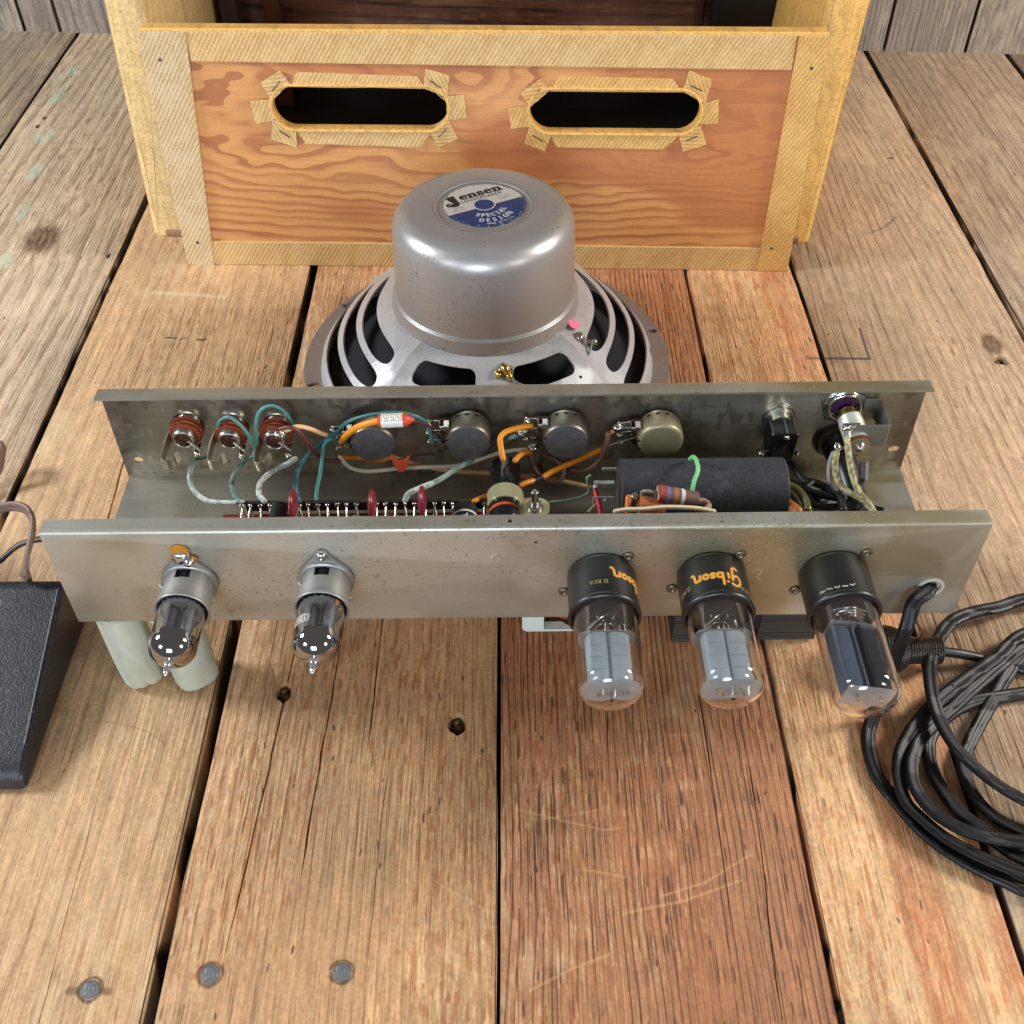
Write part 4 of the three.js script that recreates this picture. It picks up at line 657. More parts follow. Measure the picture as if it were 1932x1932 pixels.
// ---------- wires of the middle
wire([ZB(200, 352, -0.094), ZB(260, 312, -0.092), ZB(390, 278, -0.09), ZB(540, 268, -0.089), ZB(640, 290, -0.09), ZB(700, 332, -0.092), ZB(718, 390, -0.093), ZB(730, 440, -0.093)], 0.00105, [66, 122, 122], 'teal wire over the first pot');
wire([ZB(205, 432, -0.094), ZB(250, 385, -0.086), ZB(300, 350, -0.082), ZB(360, 328, -0.08), ZB(425, 312, -0.079)], 0.0019, [222, 138, 26], 'thick orange sleeve over the first pot');
wire([ZB(228, 520, -0.096), ZB(310, 524, -0.1), ZB(420, 540, -0.1), ZB(505, 518, -0.1)], 0.0016, [214, 132, 30], 'orange sleeve under the first pot');
wire([ZB(200, 520, -0.092), ZB(250, 575, -0.089), ZB(330, 600, -0.088), ZB(430, 598, -0.088), ZB(540, 585, -0.088), ZB(700, 578, -0.088), ZB(860, 571, -0.088), ZB(950, 550, -0.09), ZB(1090, 503, -0.093), ZB(1190, 482, -0.094), ZB(1285, 476, -0.094)], 0.00125, [226, 218, 200], 'long white wire between the pots');
wire([ZB(505, 520, -0.098), ZB(590, 548, -0.097), ZB(750, 588, -0.094), ZB(900, 604, -0.091), ZB(1060, 612, -0.089), ZB(1240, 628, -0.086), ZB(1420, 648, -0.084), ZB(1620, 690, -0.08)], 0.0013, [216, 172, 122], 'long tan wire along the back corner');
wire([ZB(573, 768, -0.058), ZB(590, 735, -0.061), ZB(650, 705, -0.064), ZB(750, 660, -0.07), ZB(840, 605, -0.078), ZB(910, 560, -0.086), ZB(1000, 512, -0.095), ZB(1070, 470, -0.098), ZB(1150, 418, -0.097), ZB(1240, 388, -0.095)], 0.0016, clothGreen, 'grey green cloth wire rising from the board');
wire([ZB(572, 768, -0.058), ZB(590, 733, -0.0605), ZB(650, 703, -0.0635), ZB(720, 675, -0.067)], 0.00175, clothWhite, 'white end of the cloth wire');
wire([ZB(1130, 530, -0.078), ZB(1118, 460, -0.083), ZB(1115, 412, -0.086), ZB(1140, 382, -0.089), ZB(1200, 360, -0.092), ZB(1290, 340, -0.095)], 0.0017, [224, 142, 30], 'orange sleeve bent over to the third pot');
wire([ZB(1200, 540, -0.078), ZB(1225, 510, -0.083), ZB(1255, 495, -0.088), ZB(1295, 490, -0.093)], 0.0017, [214, 136, 34], 'short orange sleeve');
wire([ZB(1292, 500, -0.092), ZB(1300, 560, -0.088), ZB(1325, 615, -0.084), ZB(1370, 655, -0.081), ZB(1425, 665, -0.08), ZB(1468, 635, -0.082), ZB(1465, 570, -0.087), ZB(1420, 530, -0.091), ZB(1370, 520, -0.094), ZB(1342, 560, -0.094), ZB(1352, 620, -0.09), ZB(1400, 640, -0.087)], 0.00165, [96, 64, 54], 'looped brown wire below the third pot');
wire([ZB(1210, 690, -0.07), ZB(1260, 668, -0.073), ZB(1320, 650, -0.077), ZB(1380, 625, -0.081)], 0.0016, [220, 136, 28], 'orange wire by the clamp');
wire([ZB(1375, 625, -0.081), ZB(1420, 600, -0.084), ZB(1540, 548, -0.088), ZB(1690, 480, -0.091)], 0.0017, [224, 138, 26], 'straight orange wire behind the pots');
wire([ZB(1310, 655, -0.0765), ZB(1345, 640, -0.0785)], 0.0021, [34, 28, 26]);
wire([ZB(1732, 388, -0.092), ZB(1712, 470, -0.089), ZB(1680, 540, -0.087), ZB(1620, 590, -0.086), ZB(1540, 598, -0.087), ZB(1480, 570, -0.09), ZB(1440, 540, -0.094)], 0.0019, [108, 74, 62], 'brown wire curving down from the fourth pot');
wire([ZB(1725, 392, -0.0915), ZB(1765, 370, -0.094), ZB(1795, 352, -0.095)], 0.0012, [206, 140, 70]);
wire([ZB(1720, 462, -0.092), ZB(1790, 440, -0.093), ZB(1860, 415, -0.095), ZB(1905, 402, -0.096)], 0.0007, solder, 'bare twisted wire');
{ const p = wpts([ZB(1785, 355, -0.094), ZB(1240, 388, -0.094), ZB(1300, 470, -0.092), ZB(745, 490, -0.093)]); part('solder_joint', [blob(0.0027, p[0].x, p[0].y, p[0].z, 71), cylBetween(p[0], p[0].clone().add(V(0.012, -0.001, -0.001)), 0.0011, 0.0011, 8)], solder, chassis); part('solder_joint', blob(0.0024, p[1].x, p[1].y, p[1].z, 72).scale(1.2, 1, 1).translate(-p[1].x * 0.2, 0, 0), solder, chassis); part('solder_joint', blob(0.0029, p[2].x, p[2].y, p[2].z, 73), solder, chassis); part('solder_joint', bx(0.001, 0.006, 0.001, p[3].x, p[3].y, p[3].z), solder, chassis); }
// the white film capacitor above the first pot, the red disc
{
  const a = wpts([ZB(437, 314, -0.079)])[0], b = wpts([ZB(562, 309, -0.079)])[0], d = b.clone().sub(a).normalize(), g = new THREE.Group(); g.name = 'film_capacitor'; g.userData.label = 'small white cylinder with red ends'; chassis.add(g);
  const tx = canvasTex(256, 256, (x) => { x.fillStyle = '#e6e0d2'; x.fillRect(0, 0, 256, 256); x.fillStyle = '#55504a'; x.font = '64px sans-serif'; x.translate(128, 128); x.rotate(Math.PI / 2); for (let k = 0; k < 4; k++) { x.fillText('10%', k * 70 - 150, 74); x.fillText('500', k * 90 - 150, 6); x.fillText('.05', k * 80 - 150, -58); } });
  const c = new THREE.CylinderGeometry(0.0036, 0.0036, a.distanceTo(b), 28, 1, true); c.applyQuaternion(new THREE.Quaternion().setFromUnitVectors(V(0, 1, 0), d)); c.translate((a.x + b.x) / 2, (a.y + b.y) / 2, (a.z + b.z) / 2);
  part('body', c, M({ map: tx, roughness: 0.5 }), g);
  const red = M({ color: S(196, 70, 46), roughness: 0.45 });
  part('end_cap', cylBetween(a.clone().addScaledVector(d, -0.0018), a.clone().addScaledVector(d, 0.0004), 0.003, 0.0034, 20), red, g); part('end_cap', [cylBetween(b.clone().addScaledVector(d, -0.0004), b.clone().addScaledVector(d, 0.0016), 0.0036, 0.0033, 20), cylBetween(b.clone().addScaledVector(d, 0.0015), b.clone().addScaledVector(d, 0.0058), 0.0033, 0.0005, 20)], red, g);
  wire([ZB(585, 312, -0.079), ZB(650, 322, -0.084), ZB(735, 352, -0.092)], 0.0009, [84, 40, 40], 'maroon lead', g);
  wire([ZB(590, 512, -0.09), ZB(660, 506, -0.092), ZB(742, 502, -0.093)], 0.0009, [70, 36, 38], 'maroon lead of the red disc');
  const p = wpts([ZB(549, 553, -0.086)])[0];
  part('disc_capacitor', extr(shapeOf([[-0.0052, 0.005], [-0.002, 0.0022], [0.0018, 0.0026], [0.0056, 0.0058], [0.0036, -0.0012], [0.0012, -0.0044], [-0.0012, -0.0048], [-0.0034, -0.001]]), 0.0018, 0.0008).rotateX(-0.35).translate(p.x, p.y, p.z), M({ color: S(206, 78, 44), roughness: 0.4 }), chassis, 'orange red disc capacitor');
}

// ---------- the tag board behind the front edge
{
  const L = cz(...ZD(50, 212, -0.05)), R = cz(...ZD(1830, 212, -0.05)), by = 0.0165;
  const board = part('tag_board', bx(R.x - L.x, 0.0016, 0.03, (L.x + R.x) / 2, by, -0.042), M({ color: S(132, 40, 24), roughness: 0.55 }), chassis, 'dark red phenolic tag board');
  for (const x of [L.x + 0.01, R.x - 0.01]) part('standoff', cylBetween(V(x, 0.001, -0.04), V(x, by - 0.0008, -0.04), 0.003), steel, board);
  const lugX = [210, 262, 330, 395, 595, 650, 715, 780, 845, 905, 970, 1105, 1165, 1230, 1295, 1355, 1430, 1490, 1550, 1610, 1820];
  const darkTop = M({ color: S(46, 42, 38), metalness: 0.4, roughness: 0.6 });
  lugX.forEach((zx, i) => {
    const p = cz(...ZD(zx, 150, -0.057)), lean2 = rr(-0.0012, 0.0012);
    part('terminal_lug', [cylBetween(V(p.x + lean2, by, -0.0535), V(p.x, by + 0.0078, -0.057), 0.0006, 0.0005, 8), cylBetween(V(p.x - lean2 * 2 + 0.0012, by + 0.0004, -0.045), V(p.x, by + 0.0064, -0.0565), 0.00035, 0.00035, 6), blob(0.00115, p.x, by + 0.0072, -0.0568, 30 + i), blob(0.0013, p.x + lean2, by + 0.0012, -0.053, 50 + i)], solder, board);
    part('tag_strip', bx(0.0062, 0.0006, 0.0022, p.x, by + 0.0084, -0.0578), darkTop, board);
  });
  part('tag_strip', bx(R.x - L.x - 0.012, 0.006, 0.0012, (L.x + R.x) / 2 + 0.006, by + 0.004, -0.0592), M({ color: S(58, 40, 32), roughness: 0.7 }), board);
  const plum = MP({ color: S(132, 36, 52), roughness: 0.3, clearcoat: 0.5, clearcoatRoughness: 0.2 });
  for (const [zx, top] of [[535, 92], [1065, 92], [1400, 70]]) { const p = cz(...ZD(zx, top, -0.046)); part('disc_capacitor', ball(0.0078, p.x, p.y - 0.0076, -0.047, 0.29, 1, 1), plum, board, 'plum red disc capacitor standing on the board'); }
  { const p = cz(...ZD(455, 190, -0.048)); part('capacitor', new THREE.CylinderGeometry(0.0042, 0.0042, 0.0105, 24).rotateX(Math.PI / 2).translate(p.x, p.y - 0.0012, -0.046), black, board); }
  { const p = cz(...ZD(1690, 165, -0.05)), tx = canvasTex(256, 128, (x) => { x.fillStyle = '#17171a'; x.fillRect(0, 0, 256, 128); x.fillStyle = '#d8d8d4'; x.fillRect(0, 84, 256, 9); x.font = 'bold 34px sans-serif'; for (let k = 0; k < 3; k++) { x.save(); x.translate(40 + k * 85, 62); x.fillText(k % 2 ? '8µF' : '400', -30, 6); x.restore(); } });
    part('capacitor', new THREE.CylinderGeometry(0.0064, 0.0064, 0.02, 28).rotateX(Math.PI / 2).translate(p.x, p.y - 0.005, -0.042), M({ map: tx, roughness: 0.4 }), board, 'black capacitor with a pale ring and small print'); }
  for (const [zx, c] of [[1015, [214, 176, 40]], [1490, [214, 176, 40]], [1775, [196, 130, 118]], [900, [186, 172, 140]], [1345, [186, 172, 140]], [680, [150, 70, 70]]]) { const p = cz(...ZD(zx, 205, -0.036)); part('resistor', new THREE.CapsuleGeometry(0.0021, 0.006, 4, 12).rotateX(Math.PI / 2).translate(p.x, by + 0.003, -0.04), wireMat(c), board); }
}
// ---------- clamped capacitor
{
  const g = new THREE.Group(); g.name = 'clamped_capacitor'; g.userData.label = 'shiny black capacitor held by a clear clamp'; chassis.add(g);
  const a = wpts([[950.5, 868, -0.082]])[0], x = a.x + 0.0006, y = 0.0222, r = 0.0083;
  const gloss = MP({ color: S(14, 14, 17), roughness: 0.22, clearcoat: 0.6, clearcoatRoughness: 0.1 });
  part('body', toZ(lathe([[0, 0], [r * 0.8, 0], [r, 0.0012], [r, 0.056], [0, 0.056]], 40)).translate(x, y, -0.086), gloss, g);
  part('stripe', toZ(lathe([[r + 0.0001, 0], [r + 0.00018, 0.0002], [r + 0.00018, 0.0016], [r + 0.0001, 0.0018]], 40)).translate(x, y, -0.0508), M({ color: S(222, 82, 36), roughness: 0.4 }), g, 'orange stripe');
  const nylon = MP({ color: S(206, 202, 158), roughness: 0.25, transmission: 0.45, thickness: 0, clearcoat: 0.4 });
  const bp = wpts([[1009, 952, -0.05]])[0], bxX = bp.x, bz = -0.0505, ny = bp.y - 0.001;
  part('clamp', [toZ(lathe([[r + 0.0002, 0], [r + 0.0012, 0.0002], [r + 0.0014, 0.001], [r + 0.0012, 0.0095], [r + 0.0002, 0.0098]], 40)).translate(x, y, -0.064), at(extr(roundRectPath(0, -0.0062, 0.0168, 0.0068, 0.006, THREE.Shape), 0.0014, 0.0003).rotateX(-Math.PI / 2), x + r * 0.7, ny - 0.0034, -0.051)], nylon, g, 'translucent nylon clamp');
  part('nut', new THREE.CylinderGeometry(0.0038, 0.0038, 0.0028, 6).translate(bxX, ny, bz), steel, g); part('washer', new THREE.CylinderGeometry(0.0046, 0.0046, 0.0006, 28).translate(bxX, ny - 0.0016, bz), bright, g);
  const th = []; for (let i = 0; i <= 26; i++) th.push([0.0016 + (i % 2 ? 0.00028 : 0), ny + 0.0014 + i * 0.00032]); th.push([0.0012, ny + 0.01], [0, ny + 0.0101]);
  part('bolt', [lathe(th, 18).translate(bxX, 0, bz), new THREE.CylinderGeometry(0.0018, 0.0018, ny, 14).translate(bxX, ny / 2, bz)], bright, g);
}
wire([ZB(965, 772, -0.055), ZB(1000, 757, -0.06), ZB(1032, 745, -0.064)], 0.0014, [220, 136, 28]);
// ---------- the large paper covered capacitor and what lies on it
{
  const g = new THREE.Group(); g.name = 'can_capacitor'; g.userData.label = 'large cylinder wrapped in dark blue grey paper'; chassis.add(g);
  const paper = specks(81, 512, 256, 0.105, 0.09, [47, 50, 57], (u, v, o, n, n2) => { const k = 1 + 0.25 * (n(u * 900, v * 900) - 0.5) + 0.12 * (n2(u * 120, v * 120) - 0.5); for (let i = 0; i < 3; i++) o[i] *= k; mix3(o, [84, 88, 96], 0.4 * sst(0.72, 0.8, n2(u * 500, v * 500) * 0.5 + n(u * 60, v * 60) * 0.5)); o[3] = n(u * 2000, v * 2000); }).textures();
  const pm = M({ map: paper[0], bumpMap: paper[1], bumpScale: 0.0001, roughness: 0.62 });
  const xa = 0.0535, xb = 0.1375, y = 0.0256, z = -0.0615, r = 0.0174;
  const sleeve = lathe([[r * 0.94, 0.0012], [r * 0.99, 0], [r, 0.0008], [r, xb - xa - 0.0008], [r * 0.99, xb - xa], [r * 0.92, xb - xa - 0.001], [0, xb - xa - 0.001]], 56), puv = 0;
  { const q = sleeve, uv = q.attributes.uv, ps = q.attributes.position; for (let i = 0; i < uv.count; i++) uv.setY(i, ps.getY(i) / 0.09); }
  part('paper_sleeve', sleeve.rotateZ(-Math.PI / 2).translate(xa, y, z), pm, g);
  part('end_disc', new THREE.CylinderGeometry(r * 0.94, r * 0.94, 0.002, 40).rotateZ(Math.PI / 2).translate(xa + 0.002, y, z), M({ color: S(60, 46, 36), roughness: 0.8 }), g);
  const tp = (px, py, zz) => wpts([ZC(px, py, zz)])[0];
  const tin = M({ color: S(204, 206, 204), metalness: 0.45, roughness: 0.35 });
  let p = tp(218, 590, -0.066); part('terminal_plate', [bx(0.0105, 0.0045, 0.0006, p.x + 0.0006, p.y, p.z), bx(0.0106, 0.0006, 0.0025, p.x + 0.0006, p.y + 0.0026, p.z + 0.001), toZ(lathe([[0, 0.0007], [0.0014, 0.0005], [0.0016, 0]], 16)).translate(p.x + 0.0022, p.y, p.z + 0.0003), blob(0.0017, p.x - 0.0036, p.y - 0.0012, p.z + 0.0008, 91)], tin, g);
  p = tp(212, 668, -0.058); part('terminal_plate', [bx(0.0112, 0.0055, 0.0006, p.x + 0.001, p.y, p.z), toZ(lathe([[0, 0.0012], [0.0012, 0.0009], [0.0015, 0]], 16)).translate(p.x + 0.002, p.y, p.z + 0.0003)], tin, g);
  p = tp(250, 513, -0.08); part('terminal_plate', bx(0.0075, 0.0022, 0.0006, p.x, p.y, p.z), tin, g);
}
wire([ZB(1400, 777, -0.058), ZB(1480, 770, -0.059), ZB(1570, 752, -0.061), ZB(1618, 722, -0.063), ZB(1615, 670, -0.064), ZB(1610, 640, -0.065), ZB(1628, 626, -0.066)], 0.00075, [112, 138, 118], 'thin grey green wire to the large capacitor');
wire([ZC(180, 618, -0.063), ZC(192, 660, -0.058), ZC(202, 700, -0.053), ZC(208, 740, -0.048)], 0.0014, [196, 30, 58], 'red wire at the large capacitor');
wire([ZC(150, 722, -0.05), ZC(165, 706, -0.052), ZC(182, 690, -0.055)], 0.0008, [190, 176, 150]);
wire([ZC(652, 462, -0.066), ZC(668, 452, -0.062), ZC(686, 480, -0.055), ZC(690, 520, -0.05), ZC(672, 570, -0.045), ZC(660, 628, -0.041)], 0.0012, [124, 204, 132], 'bright green wire over the large capacitor');
wire([ZC(280, 722, -0.022), ZC(330, 714, -0.022), ZC(420, 711, -0.022), ZC(520, 702, -0.022), ZC(600, 702, -0.022), ZC(690, 708, -0.022), ZC(770, 722, -0.022)], 0.0012, [234, 218, 184], 'cream wire along the front edge');
{
  const g = new THREE.Group(); g.name = 'banded_resistor'; g.userData.label = 'fat brown resistor with red, violet, tan and white bands'; chassis.add(g);
  const tx = canvasTex(256, 32, (x) => { x.fillStyle = '#6b514a'; x.fillRect(0, 0, 256, 32); for (const [c, a, w] of [['#b8332a', 0, 26], ['#7a649c', 44, 24], ['#9a6e42', 92, 30], ['#d9d4cf', 140, 24]]) { x.fillStyle = c; x.fillRect(a, 0, w, 32); } });
  tx.wrapS = tx.wrapT = THREE.RepeatWrapping;
  const a = wpts([ZC(490, 634, -0.036)])[0], b = wpts([ZC(682, 668, -0.036)])[0], d = b.clone().sub(a), c = new THREE.CylinderGeometry(0.0045, 0.0045, d.length(), 28), uv = c.attributes.uv;
  for (let i = 0; i < uv.count; i++) { const u = uv.getX(i), v = uv.getY(i); uv.setXY(i, v, u); }
  c.applyQuaternion(new THREE.Quaternion().setFromUnitVectors(V(0, 1, 0), d.clone().normalize())).translate((a.x + b.x) / 2, (a.y + b.y) / 2, (a.z + b.z) / 2);
  part('body', c, M({ map: tx, roughness: 0.5 }), g);
  wire([ZC(490, 632, -0.036), ZC(440, 622, -0.036), ZC(416, 624, -0.037), ZC(408, 645, -0.037), ZC(376, 650, -0.037)], 0.001, [146, 122, 112], 'bent lead', g);
  wire([ZC(682, 668, -0.036), ZC(720, 672, -0.036), ZC(742, 690, -0.034), ZC(735, 712, -0.03)], 0.0017, [170, 138, 124], 'pale lead end', g);
  const q = wpts([ZC(376, 648, -0.037)])[0]; part('solder_joint', blob(0.0019, q.x, q.y, q.z, 95), solder, g);
  wire([ZC(346, 655, -0.036), ZC(344, 690, -0.033), ZC(342, 722, -0.03)], 0.0018, [214, 112, 24], 'orange sleeve', g);
  const s1 = wpts([ZC(398, 690, -0.033)])[0], s2 = wpts([ZC(520, 706, -0.033)])[0]; part('sleeve', cylBetween(s1, s2, 0.0048, 0.0044, 24), M({ color: S(176, 102, 56), roughness: 0.5 }), chassis, 'orange brown sleeve under the banded resistor');
}
wire([ZC(1140, 690, -0.05), ZC(1160, 704, -0.046), ZC(1182, 722, -0.042)], 0.0032, [170, 104, 52], 'orange brown sleeve at the end of the large capacitor');
// ---------- toggle switch
{
  const g = new THREE.Group(); g.name = 'toggle_switch'; g.userData.label = 'black moulded switch body'; chassis.add(g); const p = cz(1481, 822, -0.0855);
  g.position.set(p.x, p.y - 0.0028, 0);
  part('nut', [at(disc(0.009, 0.0008), 0, 0.001, WALLZ + 0.0005), hexNut(0.0082, 0.0028).rotateZ(0.2).translate(0, 0.001, WALLZ + 0.0026), at(disc(0.0058, 0.006), 0, 0.001, WALLZ + 0.004)], steel, g);
  const gl = MP({ color: S(10, 10, 11), roughness: 0.25, clearcoat: 0.4 });
  part('body', [at(extr(roundRectPath(-0.0066, -0.0175, 0.0072, 0.0012, 0.001, THREE.Shape), 0.0128, 0.0008), 0, 0.003, -0.0985), bx(0.0148, 0.0012, 0.0012, 0.0003, 0.0034, -0.0862)], gl, g);
  part('seam', bx(0.0009, 0.0004, 0.013, 0.0012, 0.0045, -0.092), M({ color: S(120, 118, 114), metalness: 0.7, roughness: 0.4 }), g);
  part('rivet', toZ(lathe([[0, 0.0011], [0.0012, 0.0008], [0.0016, 0]], 16)).translate(0.0012, 0.0018, -0.0852), bright, g);
  part('raised_print', [toZ(new THREE.TorusGeometry(0.0042, 0.0003, 6, 30).rotateX(Math.PI / 2)).translate(0.0006, -0.0056, -0.0852), bx(0.0052, 0.0006, 0.0006, 0.0006, -0.0045, -0.0851), bx(0.0052, 0.0006, 0.0006, 0.0006, -0.0066, -0.0851), bx(0.0006, 0.005, 0.0006, 0.0006, -0.0056, -0.085)], gl, g);
  part('terminal_screw', [blob(0.0018, -0.0095, -0.0125, -0.088, 4), bx(0.004, 0.003, 0.001, -0.0082, -0.0128, -0.0895)], solder, g); part('terminal_screw', blob(0.002, 0.0092, -0.0118, -0.089, 5), solder, g);
  part('heel', bx(0.0126, 0.006, 0.0095, 0, -0.0168, -0.092), gl, g);
}
// ---------- pilot lamp holder and fuse holder
{
  const zinc = M({ color: S(206, 208, 200), metalness: 0.75, roughness: 0.38, map: paintMaps[0] });
  const g = new THREE.Group(); g.name = 'pilot_lamp_holder'; g.userData.label = 'pilot lamp holder with a bent zinc bracket and hexagon nut'; chassis.add(g);
  const N = cz(1594, 770, WALLZ + 0.004), F = cz(1618, 836, -0.079);
  part('nut', [hexNut(0.0128, 0.0016).rotateZ(0.3).translate(N.x, N.y, WALLZ + 0.001), toZ(lathe([[0.0075, 0], [0.0118, 0], [0.0118, 0.0012], [0.0098, 0.002], [0.0082, 0.0022], [0.0074, 0.001]], 6)).translate(N.x, N.y, WALLZ + 0.0018), toZ(lathe([[0.0072, 0], [0.0092, 0.0004], [0.0094, 0.0014], [0.0086, 0.0022], [0.0074, 0.0016]], 40)).translate(N.x, N.y, WALLZ + 0.0026)], bright, g);
  part('jewel', toZ(lathe([[0.0074, 0], [0, 0.001]], 30)).translate(N.x, N.y, WALLZ + 0.002), MP({ color: S(58, 34, 62), roughness: 0.25 }), g);
  const bxs = 0.0136, zb = WALLZ + 0.0012, th = 0.0009, H = 0.0135, zf = F.z - 0.0006;
  const strap = new THREE.Shape(); const X0 = N.x + 0.004, X1 = N.x + 0.0188, X2 = F.x - 0.0035;
  strap.moveTo(X0, -zb); strap.lineTo(X1 - 0.0015, -zb); strap.absarc(X1 - 0.0015, -zb - 0.0015, 0.0015, Math.PI / 2, 0, true); strap.lineTo(X1, -zf + 0.0015); strap.absarc(X1 - 0.0015, -zf + 0.0015, 0.0015, 0, -Math.PI / 2, true); strap.lineTo(X2, -zf);
  strap.lineTo(X2, -zf + th); strap.lineTo(X1 - 0.0016, -zf + th); strap.lineTo(X1 - th, -zf + 0.0018); strap.lineTo(X1 - th, -zb - 0.0018); strap.lineTo(X1 - 0.0016, -zb - th); strap.lineTo(X0, -zb - th);
  part('bracket', boxUV(extr(strap, H, 0.0001).rotateX(-Math.PI / 2).translate(0, 0, 0).translate(0, (N.y + F.y) / 2 - H / 2 + 0.0008, 0), 5), zinc, g, 'pale zinc bracket bent into a U');
  // lamp sleeve from the front strap back to the jewel
  const a = V(F.x, F.y + 0.0005, zf - 0.0005), b = V(N.x + 0.001, N.y - 0.001, WALLZ + 0.005);
  part('lamp_sleeve', [cylBetween(a, a.clone().lerp(b, 0.62), 0.0064, 0.0064, 32), cylBetween(a.clone().lerp(b, 0.6), a.clone().lerp(b, 0.76), 0.0062, 0.0062, 32)], M({ color: S(214, 216, 206), metalness: 0.5, roughness: 0.42 }), g);
  part('bulb_base', [cylBetween(a.clone().lerp(b, 0.75), b, 0.0046, 0.0044, 24), cylBetween(a.clone().lerp(b, 0.62), a.clone().lerp(b, 0.9), 0.0055, 0.0055, 5)], M({ color: S(150, 122, 74), metalness: 0.9, roughness: 0.35 }), g);
  part('insulator', at(disc(0.0062, 0.0012), F.x, F.y, zf + 0.0014), M({ color: S(124, 66, 42), roughness: 0.6 }), g);
  part('rivet', [at(disc(0.0056, 0.0008), F.x + 0.0004, F.y - 0.0004, zf + 0.0024), toZ(lathe([[0, 0.003], [0.0014, 0.0028], [0.0018, 0.0018], [0.0026, 0.0012], [0.003, 0]], 20)).translate(F.x + 0.0006, F.y - 0.0006, zf + 0.0027)], steel, g);
  const s1 = wpts([ZC(1428, 308, -0.08)])[0], s2 = wpts([ZC(1382, 408, -0.077)])[0];
  part('terminal_lug', [blob(0.0022, s1.x, s1.y, s1.z, 44), blob(0.0016, s1.x + 0.004, s1.y, s1.z - 0.001, 45), bx(0.009, 0.003, 0.0006, s1.x + 0.003, s1.y, s1.z - 0.002)], solder, g); part('terminal_lug', [blob(0.0024, s2.x, s2.y, s2.z, 46), bx(0.01, 0.0022, 0.0006, s2.x + 0.004, s2.y - 0.001, s2.z - 0.001)], solder, g);
  // fuse holder
  const f = new THREE.Group(); f.name = 'fuse_holder'; f.userData.label = 'black fuse holder below the pilot lamp'; chassis.add(f);
  const W = cz(1577, 838, WALLZ + 0.004), e = V(W.x + 0.006, 0.0115, -0.058), w0 = V(W.x + 0.001, W.y, WALLZ);
  part('nut', [at(disc(0.0118, 0.0008), W.x, W.y, WALLZ + 0.0005), hexNut(0.0108, 0.003).rotateZ(0.1).translate(W.x, W.y, WALLZ + 0.0026)], darkSteel, f);
  part('body', [cylBetween(w0, e, 0.0074, 0.0062, 28), cylBetween(w0, w0.clone().lerp(e, 0.25), 0.0086, 0.0084, 28)], bakelite, f); part('tip', [cylBetween(e, e.clone().add(V(0.002, -0.002, 0.005)), 0.003, 0.0018, 14), blob(0.0019, e.x + 0.002, e.y - 0.002, e.z + 0.006, 3)], solder, f);
  const t = wpts([ZC(1512, 560, -0.07)])[0]; part('side_tag', [blob(0.0023, t.x, t.y, t.z, 5), bx(0.0035, 0.006, 0.0008, t.x - 0.001, t.y - 0.001, t.z), cylBetween(t, t.clone().add(V(0.0004, 0.006, -0.006)), 0.0026, 0.0026, 12)], M({ color: S(120, 120, 122), metalness: 0.6, roughness: 0.4 }), f);
}
wire([ZC(1428, 318, -0.08), ZC(1430, 368, -0.0765)], 0.0012, solder);
wire([ZC(1430, 362, -0.077), ZC(1436, 420, -0.072), ZC(1445, 490, -0.066), ZC(1462, 560, -0.06), ZC(1488, 625, -0.053), ZC(1530, 672, -0.047), ZC(1552, 712, -0.042)], 0.00175, clothOlive, 'olive braided wire on the right');
wire([ZC(1378, 432, -0.075), ZC(1370, 480, -0.071), ZC(1376, 545, -0.065), ZC(1402, 600, -0.059), ZC(1450, 632, -0.054), ZC(1500, 660, -0.05), ZC(1540, 690, -0.045), ZC(1562, 722, -0.04)], 0.0018, clothOlive, 'olive braided wire on the left');
wire([ZC(1360, 435, -0.077), ZC(1345, 480, -0.073), ZC(1340, 530, -0.068), ZC(1342, 580, -0.063)], 0.0013, [150, 150, 152], 'pale grey wire');
const rubber = M({ color: S(20, 20, 22), roughness: 0.5 });
wire([ZC(1160, 488, -0.09), ZC(1190, 530, -0.085), ZC(1218, 570, -0.08), ZC(1262, 580, -0.077), ZC(1310, 598, -0.073), ZC(1338, 630, -0.068), ZC(1320, 664, -0.063), ZC(1270, 672, -0.061), ZC(1228, 648, -0.065), ZC(1225, 605, -0.072), ZC(1252, 580, -0.076)], 0.0024, rubber, 'black lead tied in a knot');
wire([ZC(1140, 580, -0.07), ZC(1190, 598, -0.067), ZC(1240, 625, -0.064), ZC(1300, 640, -0.06), ZC(1360, 650, -0.057), ZC(1410, 660, -0.055)], 0.0024, rubber);
wire([ZC(1240, 655, -0.06), ZC(1270, 690, -0.055), ZC(1330, 702, -0.052), ZC(1410, 698, -0.052), ZC(1470, 690, -0.052)], 0.0022, rubber);
wire([ZC(1385, 640, -0.056), ZC(1400, 672, -0.051), ZC(1412, 712, -0.044)], 0.0022, rubber); wire([ZC(1340, 590, -0.066), ZC(1365, 630, -0.06), ZC(1400, 642, -0.058), ZC(1432, 628, -0.06)], 0.002, [70, 74, 82]);
wire([ZC(1505, 640, -0.056), ZC(1520, 675, -0.05), ZC(1560, 700, -0.046), ZC(1605, 712, -0.044)], 0.0013, rubber);
wire([ZC(1145, 598, -0.064), ZC(1185, 622, -0.06), ZC(1215, 658, -0.054), ZC(1232, 712, -0.045)], 0.0028, MP({ color: S(96, 92, 40), roughness: 0.25, clearcoat: 0.5 }), 'glossy olive sleeve'); wire([ZC(1142, 625, -0.06), ZC(1175, 660, -0.054), ZC(1205, 716, -0.045)], 0.002, MP({ color: S(60, 58, 30), roughness: 0.2, clearcoat: 0.5 }));

